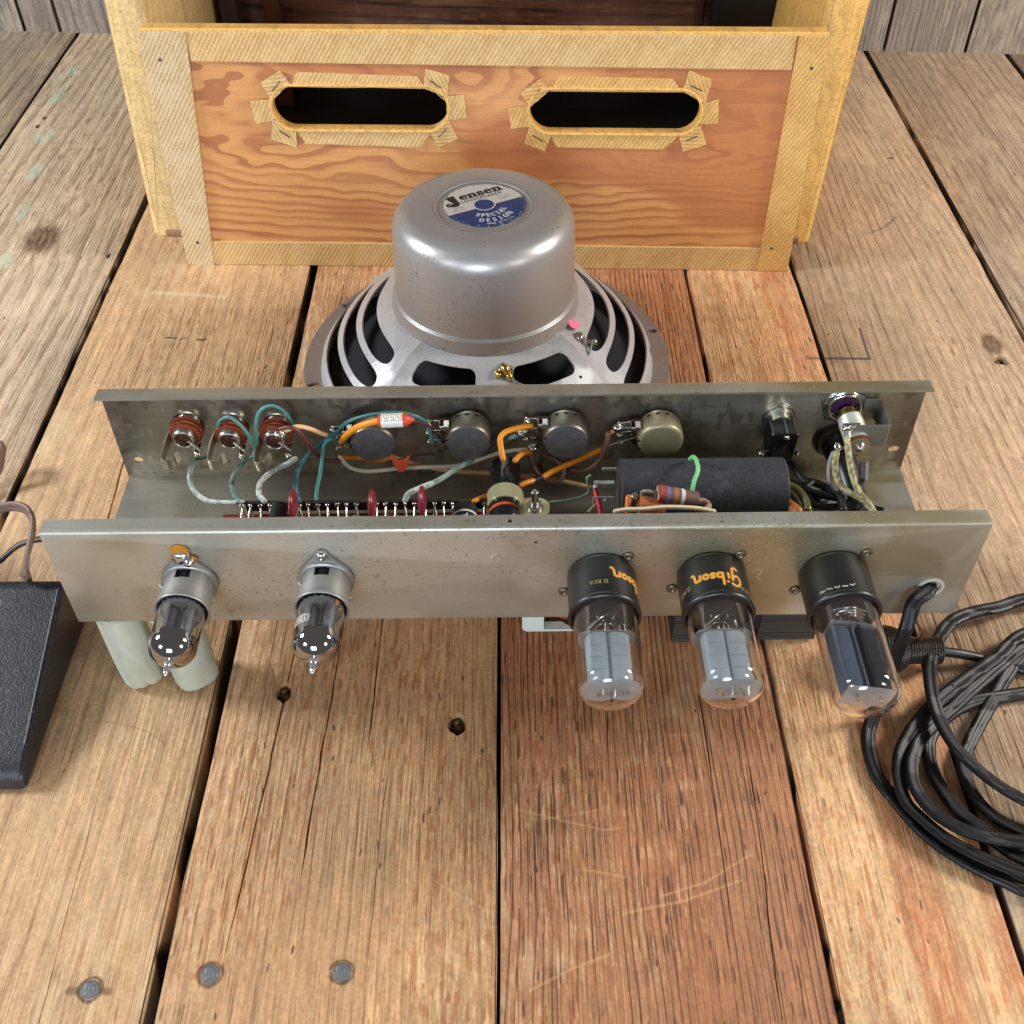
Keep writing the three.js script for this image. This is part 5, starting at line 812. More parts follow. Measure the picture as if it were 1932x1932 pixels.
// ------------------------------------------------------------------ sockets, screws and what hangs under the chassis
const aluminium = M({ color: S(232, 234, 232), metalness: 0.65, roughness: 0.42, map: paintMaps[0] });
const inChassis = (o, x, y, z = 0) => { o.applyMatrix4(new THREE.Matrix4().multiplyMatrices(CM, new THREE.Matrix4().makeTranslation(x, y, z).multiply(new THREE.Matrix4().makeRotationX(Math.PI / 2)))); };
function bend(shape, r, th, yOff, spin, edge = 0.0018) { return warp(tess(extr(shape, th, 0, 10), edge, 14), (v) => { const a = v.x / r + spin, R = r + v.z - th; v.set(Math.sin(a) * R, v.y + yOff, Math.cos(a) * R); }, 1.0); }
const SOCK9 = [[-0.1535, 0.0310], [-0.0893, 0.0316]];
SOCK9.forEach(([x, y], i) => {
  const g = new THREE.Group(); g.name = 'tube_socket'; g.position.set(x, y, 0); g.rotation.x = Math.PI / 2; chassis.add(g);
  g.userData.label = i ? 'aluminium tube socket collar with a screw' : 'aluminium tube socket collar with an orange washer and solder';
  const r = 0.0119, h = 0.019, wa = 0.29;
  const band = (y0, y1, a0 = 0, al = Math.PI * 2) => { const o = [r, r - 0.0007].map((q) => new THREE.CylinderGeometry(q, q, y1 - y0, 72, 1, true, a0, al).translate(0, (y0 + y1) / 2, 0)); o[1].scale(1, 1, 1); return o; };
  part('collar', [...band(0.0016, 0.0034), ...band(0.0034, 0.0084, Math.PI + wa, Math.PI * 2 - 2 * wa), ...band(0.0084, h), lathe([[r - 0.0002, h - 0.0016], [r + 0.0009, h - 0.0006], [r + 0.0012, h + 0.0006], [r + 0.0006, h + 0.001], [r - 0.0004, h]], 48), lathe([[r - 0.0003, 0.0032], [r + 0.0012, 0.0028], [r + 0.0014, 0.0012], [r + 0.0014, 0.0006]], 48)], aluminium, g);
  part('dimple', [ball(0.0014, Math.sin(2.55 + 1.6) * r, 0.0092, Math.cos(2.55 + 1.6) * r, 1, 1, 1), ball(0.0014, Math.sin(1.2) * r, 0.0092, Math.cos(1.2) * r)], aluminium, g);
  part('core', [lathe([[0, 0.0143], [0.0104, 0.0143], [0.0104, 0.0]], 32)], matteBlack, g);
  const ear = new THREE.Shape(); ear.absarc(0, 0, 0.0135, 0.65, Math.PI - 0.65, true); ear.lineTo(-0.0032, 0.0168); ear.absarc(0, 0.0164, 0.0034, Math.PI - 0.2, 0.2, true);
  const ear2 = new THREE.Shape(); ear2.moveTo(-0.0112, 0.0074); ear2.lineTo(-0.0034, 0.017); ear2.absarc(0, 0.017, 0.0034, Math.PI, 0, true); ear2.lineTo(0.0112, 0.0074); ear2.lineTo(0.0112, -0.0074); ear2.lineTo(0.0034, -0.017); ear2.absarc(0, -0.017, 0.0034, 0, -Math.PI, true); ear2.lineTo(-0.0112, -0.0074);
  part('ear_plate', extr(ear2, 0.0012, 0.0002).rotateX(-Math.PI / 2).translate(0, 0.0004, 0), aluminium, g);
  if (i) part('screw', lathe([[0, 0.0012], [0.0007, 0.0022], [0.0017, 0.0023], [0.0022, 0.0018], [0.0025, 0.0008]], 20).translate(0, 0.001, -0.0168), steel, g);
  else { part('washer', lathe([[0, 0.0012], [0.0042, 0.0012], [0.0044, 0.0008], [0.0044, 0]], 28).translate(-0.0004, 0.0001, -0.0205), M({ color: S(198, 138, 54), metalness: 0.4, roughness: 0.45 }), g); part('solder_joint', [blob(0.0036, -0.0008, 0.0018, -0.0165, 9).scale(1.25, 0.5, 1), blob(0.0024, 0.0028, 0.0014, -0.0148, 19)], solder, g); part('rust_spot', blob(0.002, 0.0036, 0.0016, -0.0156, 29).scale(1.2, 0.5, 1), M({ color: S(170, 100, 48), roughness: 0.7, metalness: 0.3 }), g); }
});
const OCT = [[0.0402, 0.0316], [0.0918, 0.0318], [0.1491, 0.0316]];
for (const [x, y] of OCT) part('tube_socket', toZ(lathe([[0, 0.0002], [0.0142, 0.0002], [0.0142, -0.006], [0, -0.006]], 32)).translate(x, y, 0), M({ color: S(60, 40, 30), roughness: 0.7 }), chassis, 'brown socket behind a large tube');
for (const [px, py] of [[1186, 1049], [1397, 1046], [1635, 1043], [1500, 1113], [1268, 1110], [1064, 1116]]) { const p = cz(px, py, 0.0004); part('screw', [toZ(lathe([[0.0006, 0.0004], [0.0012, 0.0012], [0.0022, 0.001], [0.0027, 0.0004], [0.0028, -0.001]], 22)).translate(p.x, p.y, 0.0003), blob(0.0009, p.x + 0.0004, p.y, 0.0007, 4)], M({ color: S(120, 108, 88), metalness: 0.8, roughness: 0.4 }), chassis); }
{ const p = cz(1011, 1023, 0.0001); part('rivet_hole', toZ(lathe([[0, 0.0002], [0.0008, 0.0001], [0.0009, -0.0005]], 12)).translate(p.x, p.y, 0.0001), darkSteel, chassis); }
// two waxed filter cans
const wax = specks(91, 256, 256, 0.075, 0.06, [176, 182, 168], (u, v, o, n, n2) => { const k = 1 + 0.06 * (n(u * 500, v * 500) - 0.5) + 0.12 * (n2(u * 60, v * 60) - 0.5); for (let i = 0; i < 3; i++) o[i] *= k; mix3(o, [170, 166, 136], 0.4 * sst(0.55, 0.8, n2(u * 90, v * 40))); o[3] = 0.5 + 0.4 * (n(u * 120, v * 120) - 0.5); }).textures();
const waxMat = MP({ map: wax[0], bumpMap: wax[1], bumpScale: 0.0004, roughness: 0.5, clearcoat: 0.15, clearcoatRoughness: 0.5 });
[[onFloor(272, 1274), 11], [onFloor(366, 1300), 12]].forEach(([p, sd], i) => {
  const g = new THREE.Group(); g.name = 'filter_can'; chassis.add(g); g.userData.label = i ? 'pale green grey filter can nearer the front' : 'pale green grey filter can at the left end';
  const h = 0.0595, r = i ? 0.0119 : 0.0113, n = makeNoise(sd), q = lathe([[0, -h], [r * 0.72, -h + 0.0006], [r * 0.9, -h + 0.0001], [r * 0.97, -h + 0.0016], [r, -h + 0.005], [r, -h + 0.012], [r * 0.995, -h + 0.02], [r, -h + 0.035], [r, -0.003], [r * 0.96, -0.001], [r * 0.9, 0]], 72), ps = q.attributes.position;
  for (let k = 0; k < ps.count; k++) { const x = ps.getX(k), y = ps.getY(k), z = ps.getZ(k), a = Math.atan2(z, x), low = 1 - sst(-h + 0.006, -h + 0.018, y), rr_ = Math.hypot(x, z); if (rr_ < r * 0.5) continue; const f = 1 + low * (0.06 * Math.cos(4 * a + sd) + 0.09 * (n(a * 3 + 9, 2) - 0.5)) + 0.05 * (n(Math.cos(a) * 3 + 9, y * 160 + 40 + Math.sin(a) * 2) - 0.5); ps.setXYZ(k, x * f, y + low * 0.0012 * n(a * 4 + 20, 7), z * f); }
  q.computeVertexNormals();
  const loc = p.clone().setY(0.001).applyMatrix4(CM.clone().invert());
  g.position.set(loc.x, 0, Math.min(loc.z, -0.0115)); part('can', q, waxMat, g);
  part('collar', lathe([[r + 0.0008, -0.0002], [r + 0.0012, -0.0014], [r + 0.0004, -0.003], [r, -0.0034]], 40), waxMat, g);
});
// transformer, copper coil and frame
{
  const inv = CM.clone().invert(), lp = (px, py) => onFloor(px, py).applyMatrix4(inv);
  const a = lp(1266, 1215), b = lp(1447, 1214), lam = specks(95, 64, 256, 0.06, 0.06, [62, 58, 52], (u, v, o, n) => { const k = 0.75 + 0.5 * n(3, v * 2600); for (let i = 0; i < 3; i++) o[i] *= k; o[3] = n(3, v * 2600); }).textures();
  const lm = M({ map: lam[0], bumpMap: lam[1], bumpScale: 0.0003, roughness: 0.6, metalness: 0.4 });
  const g = new THREE.Group(); g.name = 'transformer'; g.userData.label = 'dark laminated transformer under the right half'; chassis.add(g);
  const zf = (a.z + b.z) / 2, w = b.x - a.x;
  const box2 = (x0, x1, y0, y1, z0, z1_) => boxUV(bx(x1 - x0, y1 - y0, z1_ - z0, (x0 + x1) / 2, (y0 + y1) / 2, (z0 + z1_) / 2, 0.0008), 16);
  part('core', box2(a.x, a.x + w * 0.78, -0.0605, -0.0015, zf - 0.045, zf), lm, g); part('core', box2(b.x - 0.006, b.x + 0.026, -0.0605, -0.0015, zf - 0.045, zf - 0.001), lm, g);
  part('end_bell', [bx(w * 0.2, 0.05, 0.05, a.x + w * 0.85, -0.028, zf - 0.027, 0.003)], matteBlack, g);
  const c = lp(985, 1190), g2 = new THREE.Group(); g2.name = 'output_coil'; g2.userData.label = 'small coil with white frame and copper red winding'; chassis.add(g2);
  const white = M({ color: S(198, 204, 190), roughness: 0.6 }), yy = c.y + 0.0006, zz = c.z;
  const L = 0.0032;
  part('frame', [bx(0.0115, 0.034, 0.0012, c.x + 0.0064, yy + 0.017, zz), bx(0.0012, 0.034, 0.03, c.x + 0.0006, yy + 0.017, zz - 0.0155), extr(shapeOf([[c.x + 0.002, 0], [c.x + 0.03, 0], [c.x + 0.022, 0.006], [c.x + 0.011, 0.006]]), 0.0012, 0.0002).rotateX(-Math.PI / 2).translate(0, yy, zz + 0.001)], white, g2, 'white folded frame');
  part('winding', bx(0.03, 0.05, 0.03, c.x + 0.034, yy + 0.026, zz - 0.02, 0.004), M({ color: S(150, 78, 56), roughness: 0.6 }), g2, 'copper red winding'); part('core', bx(0.012, 0.05, 0.024, c.x + 0.0155, yy + 0.026, zz - 0.022, 0.001), lm, g2);
}

// ------------------------------------------------------------------ glass tubes
const glass = MP({ color: 0xffffff, roughness: 0.0, transmission: 1, thickness: 0.001, ior: 1.48 });
const mirror = M({ color: S(168, 164, 164), metalness: 1, roughness: 0.06 });
const mica = MP({ color: S(222, 222, 220), roughness: 0.2, transmission: 0.72, thickness: 0 });
const plateBlue = M({ color: S(164, 175, 182), metalness: 0.1, roughness: 0.62 }), plateDark = M({ color: S(118, 120, 126), metalness: 0.5, roughness: 0.4 });
const fineWire = bright;
function smallTube(k) {
  const g = thing('small_glass_tube', k ? 'small glass tube with mirrored end and white printed badge, second of the row' : 'small glass tube with mirrored end in front of the two pale cans', 'vacuum tube', 'small glass tubes on the chassis front');
  const r = 0.0101;
  part('glass_bulb', lathe([[r * 0.94, 0.0105], [r, 0.012], [r, 0.0333], [r - 0.0007, 0.0333], [r - 0.0007, 0.012], [r * 0.94, 0.0105]], 48), glass, g);
  // mirrored end with a wavy edge
  const n = makeNoise(5 + k), A = 72, pos = [], idx = [], R = 14;
  for (let j = 0; j <= R; j++) for (let i = 0; i <= A; i++) { const a = i / A * Math.PI * 2, s = j / R, y0 = 0.0325 + 0.0011 * (n(Math.cos(a) * 5 + 9, Math.sin(a) * 5 + 9) - 0.5) + 0.0005 * Math.sin(a * 9); let rad, y; if (s < 0.25) { rad = r * 1.004; y = lerp(y0, 0.0348, s / 0.25); } else { const t = (s - 0.25) / 0.75 * Math.PI / 2; rad = r * 1.004 * Math.cos(t); y = 0.0348 + r * 0.86 * Math.sin(t); } pos.push(Math.sin(a) * rad, y, Math.cos(a) * rad); }
  for (let j = 0; j < R; j++) for (let i = 0; i < A; i++) { const a = j * (A + 1) + i, b = a + 1, c = a + A + 1, d = c + 1; idx.push(a, b, c, b, d, c); }
  const mg = new THREE.BufferGeometry(); mg.setAttribute('position', new THREE.Float32BufferAttribute(pos, 3)); mg.setIndex(idx); mg.computeVertexNormals();
  part('mirror_coat', mg, mirror, g, 'mirror bright getter coat on the end');
  part('tip', [lathe([[0.0026, 0.0428], [0.0018, 0.0442], [0.0013, 0.0455], [0.0015, 0.0466], [0.0011, 0.0478], [0.0012, 0.0487], [0.0007, 0.0496], [0, 0.0499]], 20), ball(0.0007, 0.0009, 0.0466, 0.0006), ball(0.0006, -0.001, 0.0478, 0.0005), ball(0.0006, 0.0006, 0.0486, -0.0008)], MP({ color: S(210, 210, 214), metalness: 0.85, roughness: 0.08 }), g, 'pinched glass tip');
  for (const x of [-0.0037, 0.0037]) { part('anode', [new THREE.CylinderGeometry(0.0029, 0.0029, 0.0165, 20).scale(1, 1, 1.25).translate(x, 0.0245, 0), bx(0.0008, 0.0165, 0.0096, x, 0.0245, 0), bx(0.0066, 0.0165, 0.0007, x, 0.0245, -0.0008)], plateDark, g); for (const y of [0.02, 0.023, 0.026]) part('slot', bx(0.0009, 0.0015, 0.0004, x + 0.0004, y, -0.0037), bright, g); }
  part('mica_spacer', [0.0155, 0.0332].map((y) => { const s = new THREE.Shape(); for (let i = 0; i < 60; i++) { const a = i / 60 * Math.PI * 2, q = r * (i % 3 ? 0.93 : 0.86); i ? s.lineTo(Math.cos(a) * q, Math.sin(a) * q) : s.moveTo(q, 0); } return extr(s, 0.0003).rotateX(-Math.PI / 2).translate(0, y, 0); }), mica, g);
  for (let i = 0; i < 9; i++) { const a = i / 9 * 6.28; part('pin_wire', cylBetween(V(Math.cos(a) * 0.0055, 0.0105, Math.sin(a) * 0.0055), V(Math.cos(a) * 0.004, 0.0156, Math.sin(a) * 0.004), 0.0004, 0.0004, 6), fineWire, g); }
  if (k) {
    const tx = canvasTex(256, 128, (x) => { x.clearRect(0, 0, 256, 128); x.strokeStyle = x.fillStyle = 'rgba(232,232,226,0.9)'; x.lineWidth = 9; x.beginPath(); x.roundRect(8, 18, 240, 80, 26); x.stroke(); x.font = 'bold 62px sans-serif'; x.textAlign = 'center'; x.fillText('12AX7', 128, 80, 210); for (let i = 0; i < 5; i++) x.fillRect(60 + i * 30, 108, 18, 14); });
    const c = new THREE.CylinderGeometry(r + 0.0001, r + 0.0001, 0.0052, 24, 1, true, Math.PI + 0.25, 0.98).translate(0, 0.0275, 0); c.deleteAttribute('normal'); c.computeVertexNormals();
    part('badge', c, M({ map: tx, transparent: true, roughness: 0.6, side: THREE.DoubleSide }), g, 'white printed badge');
    part('rust_spot', [ball(0.0011, Math.sin(2.3) * r, 0.0175, Math.cos(2.3) * r, 0.7, 1.5, 0.5), ball(0.0007, Math.sin(2.1) * r, 0.02, Math.cos(2.1) * r, 1, 1, 0.6)], M({ color: S(176, 108, 62), roughness: 0.8 }), g);
  }
  g.scale.setScalar(1.06); inChassis(g, SOCK9[k][0], SOCK9[k][1], 0.0026);
}
smallTube(0); smallTube(1);

function baseTex(textC, blur) {
  return canvasTex(1024, 256, (x) => {
    x.fillStyle = '#101112'; x.fillRect(0, 0, 1024, 256); for (let i = 0; i < 260; i++) { x.fillStyle = `rgba(150,150,150,${0.1 * rnd()})`; x.fillRect(rnd() * 1024, rnd() * 256, 1 + 3 * rnd(), 1 + 2 * rnd()); }
    textC(x);
  });
}
const script = (x, cx, cy, size) => {                    // a maker's script in brush strokes
  x.save(); x.translate(cx, cy); x.scale(size / 100, size / 100); x.strokeStyle = '#d7952f'; x.fillStyle = '#d7952f'; x.lineCap = 'round'; x.lineJoin = 'round'; x.lineWidth = 15;
  const P = (f) => { x.beginPath(); f(); x.stroke(); };
  P(() => { x.moveTo(-92, -52); x.bezierCurveTo(-106, -70, -140, -66, -140, -24); x.bezierCurveTo(-140, 6, -112, 6, -100, -16); x.moveTo(-98, -28); x.lineTo(-100, 30); x.bezierCurveTo(-102, 52, -122, 50, -128, 40); });   // G
  P(() => { x.moveTo(-78, -20); x.lineTo(-76, 6); }); x.beginPath(); x.arc(-70, -44, 8, 0, 7); x.fill();            // i
  P(() => { x.moveTo(-48, -62); x.lineTo(-48, 6); x.moveTo(-48, -14); x.bezierCurveTo(-28, -30, -16, -14, -20, -4); x.bezierCurveTo(-26, 8, -40, 8, -48, 4); }); // b
  P(() => { x.moveTo(10, -20); x.bezierCurveTo(-6, -26, -8, -10, 4, -8); x.bezierCurveTo(14, -4, 10, 8, -6, 4); });    // s
  P(() => { x.ellipse(38, -8, 13, 13, 0, 0, 7); });                                                                  // o
  P(() => { x.moveTo(68, -20); x.lineTo(66, 6); x.moveTo(67, -10); x.bezierCurveTo(78, -26, 96, -26, 96, -8); x.bezierCurveTo(96, 8, 98, 26, 112, 26); }); // n
  x.restore();
};
const U = (deg) => deg / 360 * 1024;
function bigTube(k) {
  const labels = ['large clear tube with blue grey plates, leftmost of the three black based tubes', 'large clear tube with blue grey plates and the whole maker script, middle of the three', 'large clear tube with two dark blue plates nearest the power cord'];
  const g = thing('large_glass_tube', labels[k], 'vacuum tube', 'large glass tubes on the chassis front');
  const tx = baseTex((x) => {
    x.font = 'bold 30px sans-serif'; x.fillStyle = '#8f7a4e';
    if (k === 0) { script(x, U(180 - 47), 140, 92); x.fillText('II RCA', U(180 - 5), 96); }
    if (k === 1) { script(x, U(180 + 10), 118, 92); x.fillText('II RCA', U(180 + 52), 100); x.fillText('II RCA', U(180 - 66), 70); }
    if (k === 2) { x.fillStyle = '#c9c4b4'; for (let i = 0; i < 26; i++) if (i % 5) x.fillRect(U(168) + i * 7 + 2 * rnd(), 34 + 10 * rnd() + Math.abs(i - 13) * 0.8, 5, 8); }
  });
  const r = 0.0162, bh = 0.0268, R = 0.01445, top = [0.0718, 0.0718, 0.0768][k];
  const bg = lathe([[0, 0.0003], [r - 0.0014, 0.0003], [r - 0.0004, 0.0012], [r, 0.0026], [r, bh - 0.0032], [r + 0.0006, bh - 0.0018], [r + 0.0007, bh - 0.0008], [r + 0.0001, bh], [R + 0.0005, bh], [R, bh - 0.003]], 64);
  { const uv = bg.attributes.uv, ps = bg.attributes.position; for (let i = 0; i < uv.count; i++) uv.setY(i, clamp(ps.getY(i) / bh)); }
  part('base', bg, MP({ map: tx, roughness: 0.36, clearcoat: 0.3, clearcoatRoughness: 0.3 }), g, 'black bakelite tube base');
  const d = 0.0085, pr = [[R, bh - 0.002], [R, top - d]]; for (let i = 1; i <= 9; i++) { const a = i / 9 * Math.PI / 2; pr.push([R - d * 1.05 + d * 1.05 * Math.cos(a) - (i === 9 ? 0 : 0), top - d + d * 0.86 * Math.sin(a)]); } pr.push([0, top - d * 0.14]); for (const q of pr.slice().reverse()) pr.push([Math.max(0, q[0] - 0.0009 * Math.min(1, q[0] / 0.004)), q[1] - (q[1] > top - d ? 0.0009 * (q[1] - top + d) / d : 0)]); pr.push(pr[0].slice());
  part('glass_bulb', lathe(pr, 64), glass, g, 'clear glass bulb');
  part('stem', lathe([[0.0085, bh + 0.0005], [0.007, bh + 0.004], [0.0035, bh + 0.0065], [0, bh + 0.007]], 32), MP({ color: 0xffffff, roughness: 0.15, transmission: 1, thickness: 0 }), g);
  part('stem_floor', lathe([[0, bh - 0.0012], [R * 0.97, bh - 0.0012]], 32), M({ color: S(66, 58, 58), roughness: 0.5 }), g);
  const leads = (n, y1, sp) => { for (let i = 0; i < n; i++) { const x = lerp(-sp, sp, i / (n - 1)), z = rr(-0.004, 0.003); part('support_wire', tube([V(x * 0.6 + rr(-1, 1) * 0.002, bh + 0.001, z * 0.6), V(x * 0.85 + rr(-1, 1) * 0.001, (bh + y1) / 2, z - rr(0, 0.003)), V(x, y1, z)], rr(0.0003, 0.00048), 16, 6), fineWire, g); } };
  if (k < 2) {
    const y0 = 0.0395, y1 = 0.0652, hw = 0.0099, dp = 0.0066, s = new THREE.Shape();
    s.moveTo(0, dp * 0.8); s.bezierCurveTo(hw * 0.25, dp * 1.08, hw, dp * 1.05, hw, 0); s.bezierCurveTo(hw, -dp * 1.05, hw * 0.25, -dp * 1.08, 0, -dp * 0.8); s.bezierCurveTo(-hw * 0.25, -dp * 1.08, -hw, -dp * 1.05, -hw, 0); s.bezierCurveTo(-hw, dp * 1.05, -hw * 0.25, dp * 1.08, 0, dp * 0.8);
    part('anode', extr(s, y1 - y0, 0.0003, 24).rotateX(-Math.PI / 2).translate(0, y0, 0), plateBlue, g, 'blue grey ribbed plate');
    part('seam', bx(0.0008, y1 - y0, 0.0014, 0, (y0 + y1) / 2, -dp * 0.82), M({ color: S(118, 132, 144), metalness: 0.4, roughness: 0.4 }), g);
    for (const y of [0.0455, 0.052, 0.0585]) for (const sx of [-1, 1]) { const pts = []; for (let i = 0; i <= 8; i++) { const t = lerp(0.12, 0.8, i / 8); pts.push(V(sx * hw * t, y + 0.0006 * Math.sin(t * 3), -(dp * (0.86 + 0.16 * Math.sin(t * 2.6) - 0.35 * Math.max(0, t - 0.55))))); } part('rib', tube(pts, 0.00032, 16, 6), plateBlue, g); }
    const mi = (y) => { const q = roundRectPath(-0.0126, -0.0068, 0.0126, 0.0068, 0.005, THREE.Shape); return extr(q, 0.00035, 0.0001).rotateX(-Math.PI / 2).translate(0, y, 0); };
    part('mica_spacer', mi(y0 - 0.0006), mica, g); part('mica_spacer', mi(y1 + 0.0006), mica, g);
    for (let i = 0; i < 9; i++) part('post', cylBetween(V(lerp(-0.0068, 0.0068, i / 8), y1 + 0.001, rr(-0.003, 0.002)), V(lerp(-0.0068, 0.0068, i / 8), y1 + rr(0.0018, 0.0038), rr(-0.003, 0.002)), 0.0005, 0.0005, 8), bright, g);
    leads(8, y0 - 0.0006, 0.0085);
    part('support_wire', tube([V(0.002, bh + 0.001, -0.006), V(-0.0035, bh + 0.007, -0.0085), V(-0.0088, y0 - 0.0005, -0.0075)].map((v) => V(v.x, v.y, v.z)), 0.0006, 18, 8), bright, g);
    part('getter_ring', new THREE.TorusGeometry(0.0042, 0.0004, 6, 24).rotateX(Math.PI / 2).translate(0, bh + 0.0045, 0.002), bright, g);
  } else {
    const navySheen = M({ color: S(80, 94, 112), metalness: 0.35, roughness: 0.4 });  // left plate: bluish reflection put into a lighter colour than its twin
    const y0 = 0.036, y1 = 0.0692, turn = -0.2;
    const inner = new THREE.Group(); inner.name = 'plate_pair'; inner.rotation.y = turn; g.add(inner); const jet = M({ color: S(40, 46, 54), metalness: 0.4, roughness: 0.25 });
    for (const sx of [-1, 1]) part('anode', [bx(0.0082, y1 - y0, 0.0098, sx * 0.0062, (y0 + y1) / 2, 0, 0.0016), bx(0.0008, y1 - y0, 0.0122, sx * 0.0017, (y0 + y1) / 2, 0)], sx < 0 ? navySheen : jet, inner, 'dark blue plate');
    part('mica_spacer', [bx(0.0215, 0.0004, 0.0128, 0, y1 + 0.001, 0), bx(0.0215, 0.0004, 0.0128, 0, y0 - 0.0006, 0)], mica, inner);
    for (const [x, z] of [[-0.0054, -0.001], [-0.0036, 0.002], [0.0054, -0.001], [0.0072, 0.002]]) part('post', cylBetween(V(x, y1 + 0.001, z), V(x, y1 + 0.003, z), 0.0007, 0.0007, 8), bright, inner);
    leads(6, y0 - 0.0005, 0.0085);
    for (let i = 0; i < 4; i++) part('support_wire', tube([V(-0.007 + i * 0.002, bh + 0.002 + i * 0.0012, -0.007), V(0, bh + 0.003 + i * 0.0014, -0.0098), V(0.0075 - i * 0.001, bh + 0.0022 + i * 0.002, -0.006)], 0.00055, 16, 6), bright, g);
  }
  inChassis(g, OCT[k][0], OCT[k][1], 0);
}
bigTube(0); bigTube(1); bigTube(2);

// ------------------------------------------------------------------ cords
function twin(pts, r, label_, flat = 0) {               // flat two core flex, sections kept level by easing the frame
  const c = curve(pts), N = pts.length * 16, P = c.getSpacedPoints(N), pos = [], idx = [], K = 20; let side = null;
  for (let i = 0; i <= N; i++) {
    const t = P[Math.min(N, i + 1)].clone().sub(P[Math.max(0, i - 1)]).normalize();
    let up = V(0, 1, 0); if (Math.abs(t.y) > 0.9) up = V(0, 0.3, 1);
    let s = V().crossVectors(t, up).normalize(); if (side && s.dot(side) < 0) s.negate(); if (side) s.lerp(side, 0.75).addScaledVector(t, -s.dot(t)).normalize(); side = s.clone();
    const tw = flat + 0.14 * Math.sin(i * 0.045 + pts.length), u = V().crossVectors(s, t), A = s.clone().multiplyScalar(Math.cos(tw)).addScaledVector(u, Math.sin(tw)), B = V().crossVectors(A, t).normalize();
    for (let k = 0; k < K; k++) { const right = k < K / 2, e = ((right ? k : k - K / 2) / (K / 2 - 1) - 0.5) * 4.5, w = (right ? 1 : -1) * r * (0.88 + Math.cos(e)), h = (right ? 1 : -1) * r * Math.sin(e); const q = P[i].clone().addScaledVector(A, w).addScaledVector(B, h); pos.push(q.x, Math.max(q.y, 0.0006), q.z); }
  }
  for (let i = 0; i < N; i++) for (let k = 0; k < K; k++) { const a = i * K + k, b = i * K + (k + 1) % K; idx.push(a, a + K, b, b, a + K, b + K); }
  const g = new THREE.BufferGeometry(); g.setAttribute('position', new THREE.Float32BufferAttribute(pos, 3)); g.setIndex(idx); return toCreasedNormals(g, 0.9);
}
const ZE = (x, y) => [(2450 + x / 1.84) / 1.565, (1650 + y / 1.84) / 1.565];
const run = (list) => list.map(([x, y, h]) => onFloor(...ZE(x, y), h));
{
  const cord = thing('power_cord', 'coiled black two core power cord running out of the hole at the right end', 'power cord');
  const h0 = V(0.1985, 0.0208, -0.012).applyMatrix4(CM), h1 = V(0.197, 0.0212, 0.002).applyMatrix4(CM);
  const loop = (a, b, ex, h) => { const m = a.clone().lerp(b, 0.5); return [V(ex * 0.55 + a.x * 0.45, h, lerp(a.z, m.z, 0.05)), V(ex, h, lerp(a.z, b.z, 0.3)), V(ex, h, lerp(a.z, b.z, 0.7)), V(ex * 0.55 + b.x * 0.45, h, lerp(b.z, m.z, 0.05))]; };
  const L1 = [h0, h1, onFloor(...ZE(462, 230), 0.0815), onFloor(...ZE(430, 330), 0.074), onFloor(...ZE(388, 450), 0.062), onFloor(...ZE(345, 580), 0.045), onFloor(...ZE(292, 740), 0.024), ...run([[240, 850, 0.006], [208, 950, 0.0035], [216, 1060, 0.0035], [262, 1190, 0.0035], [340, 1290, 0.0035], [430, 1400, 0.0035], [540, 1510, 0.0035], [680, 1610, 0.0035], [820, 1690, 0.0035], [960, 1755, 0.0035], [1090, 1810, 0.0035]])];
  const L3 = run([[1090, 400, 0.010], [900, 540, 0.0105], [760, 640, 0.0105], [620, 745, 0.0105], [510, 850, 0.010], [430, 960, 0.009], [378, 1080, 0.008], [382, 1220, 0.0075], [420, 1330, 0.0075], [490, 1400, 0.0075], [600, 1495, 0.0075], [760, 1590, 0.0075], [920, 1660, 0.007], [1090, 1715, 0.006]]);
  const L4 = run([[1090, 470, 0.006], [930, 575, 0.0062], [800, 685, 0.0062], [680, 795, 0.0062], [570, 890, 0.0065], [490, 985, 0.0085], [445, 1120, 0.0095], [468, 1250, 0.0095], [560, 1370, 0.0095], [690, 1455, 0.0095], [830, 1505, 0.009], [960, 1530, 0.008], [1090, 1540, 0.008]]);
  const L5 = run([[1090, 505, 0.0035], [960, 640, 0.0035], [880, 780, 0.0035], [800, 920, 0.0035], [748, 1030, 0.0035], [724, 1110, 0.0035], [745, 1200, 0.0035], [795, 1300, 0.0035], [880, 1390, 0.0035], [980, 1450, 0.0035], [1090, 1490, 0.0035]]);
  const L7 = run([[1090, 730, 0.0038], [940, 750, 0.0035], [800, 770, 0.0035], [690, 815, 0.0032], [590, 900, 0.0032], [540, 990, 0.0032], [552, 1130, 0.0032], [620, 1270, 0.0035], [700, 1370, 0.0035], [800, 1450, 0.0035], [920, 1550, 0.0035], [1090, 1640, 0.0035]]);
  const L2 = run([[1090, 215, 0.008], [920, 262, 0.010], [780, 290, 0.012], [670, 335, 0.014], [595, 425, 0.0155], [548, 560, 0.016], [552, 710, 0.016], [600, 880, 0.0155], [690, 1030, 0.0145], [800, 1140, 0.013], [930, 1240, 0.0115], [1090, 1330, 0.01]]);
  const last = (a) => a[a.length - 1];
  const all = [...L1, ...loop(last(L1), L3[0], 0.47, 0.004), ...L3, ...loop(last(L3), L4[0], 0.45, 0.005), ...L4, ...loop(last(L4), L5[0], 0.42, 0.0035), ...L5, ...loop(last(L5), L7[0], 0.36, 0.0035), ...L7, ...loop(last(L7), L2[0], 0.49, 0.006), ...L2, V(0.34, 0.006, -0.2), V(0.42, 0.004, -0.16)];
  part('flex', twin(all, 0.00195, '', 0.25), MP({ color: S(14, 14, 16), roughness: 0.46, specularIntensity: 0.7 }), cord);
}
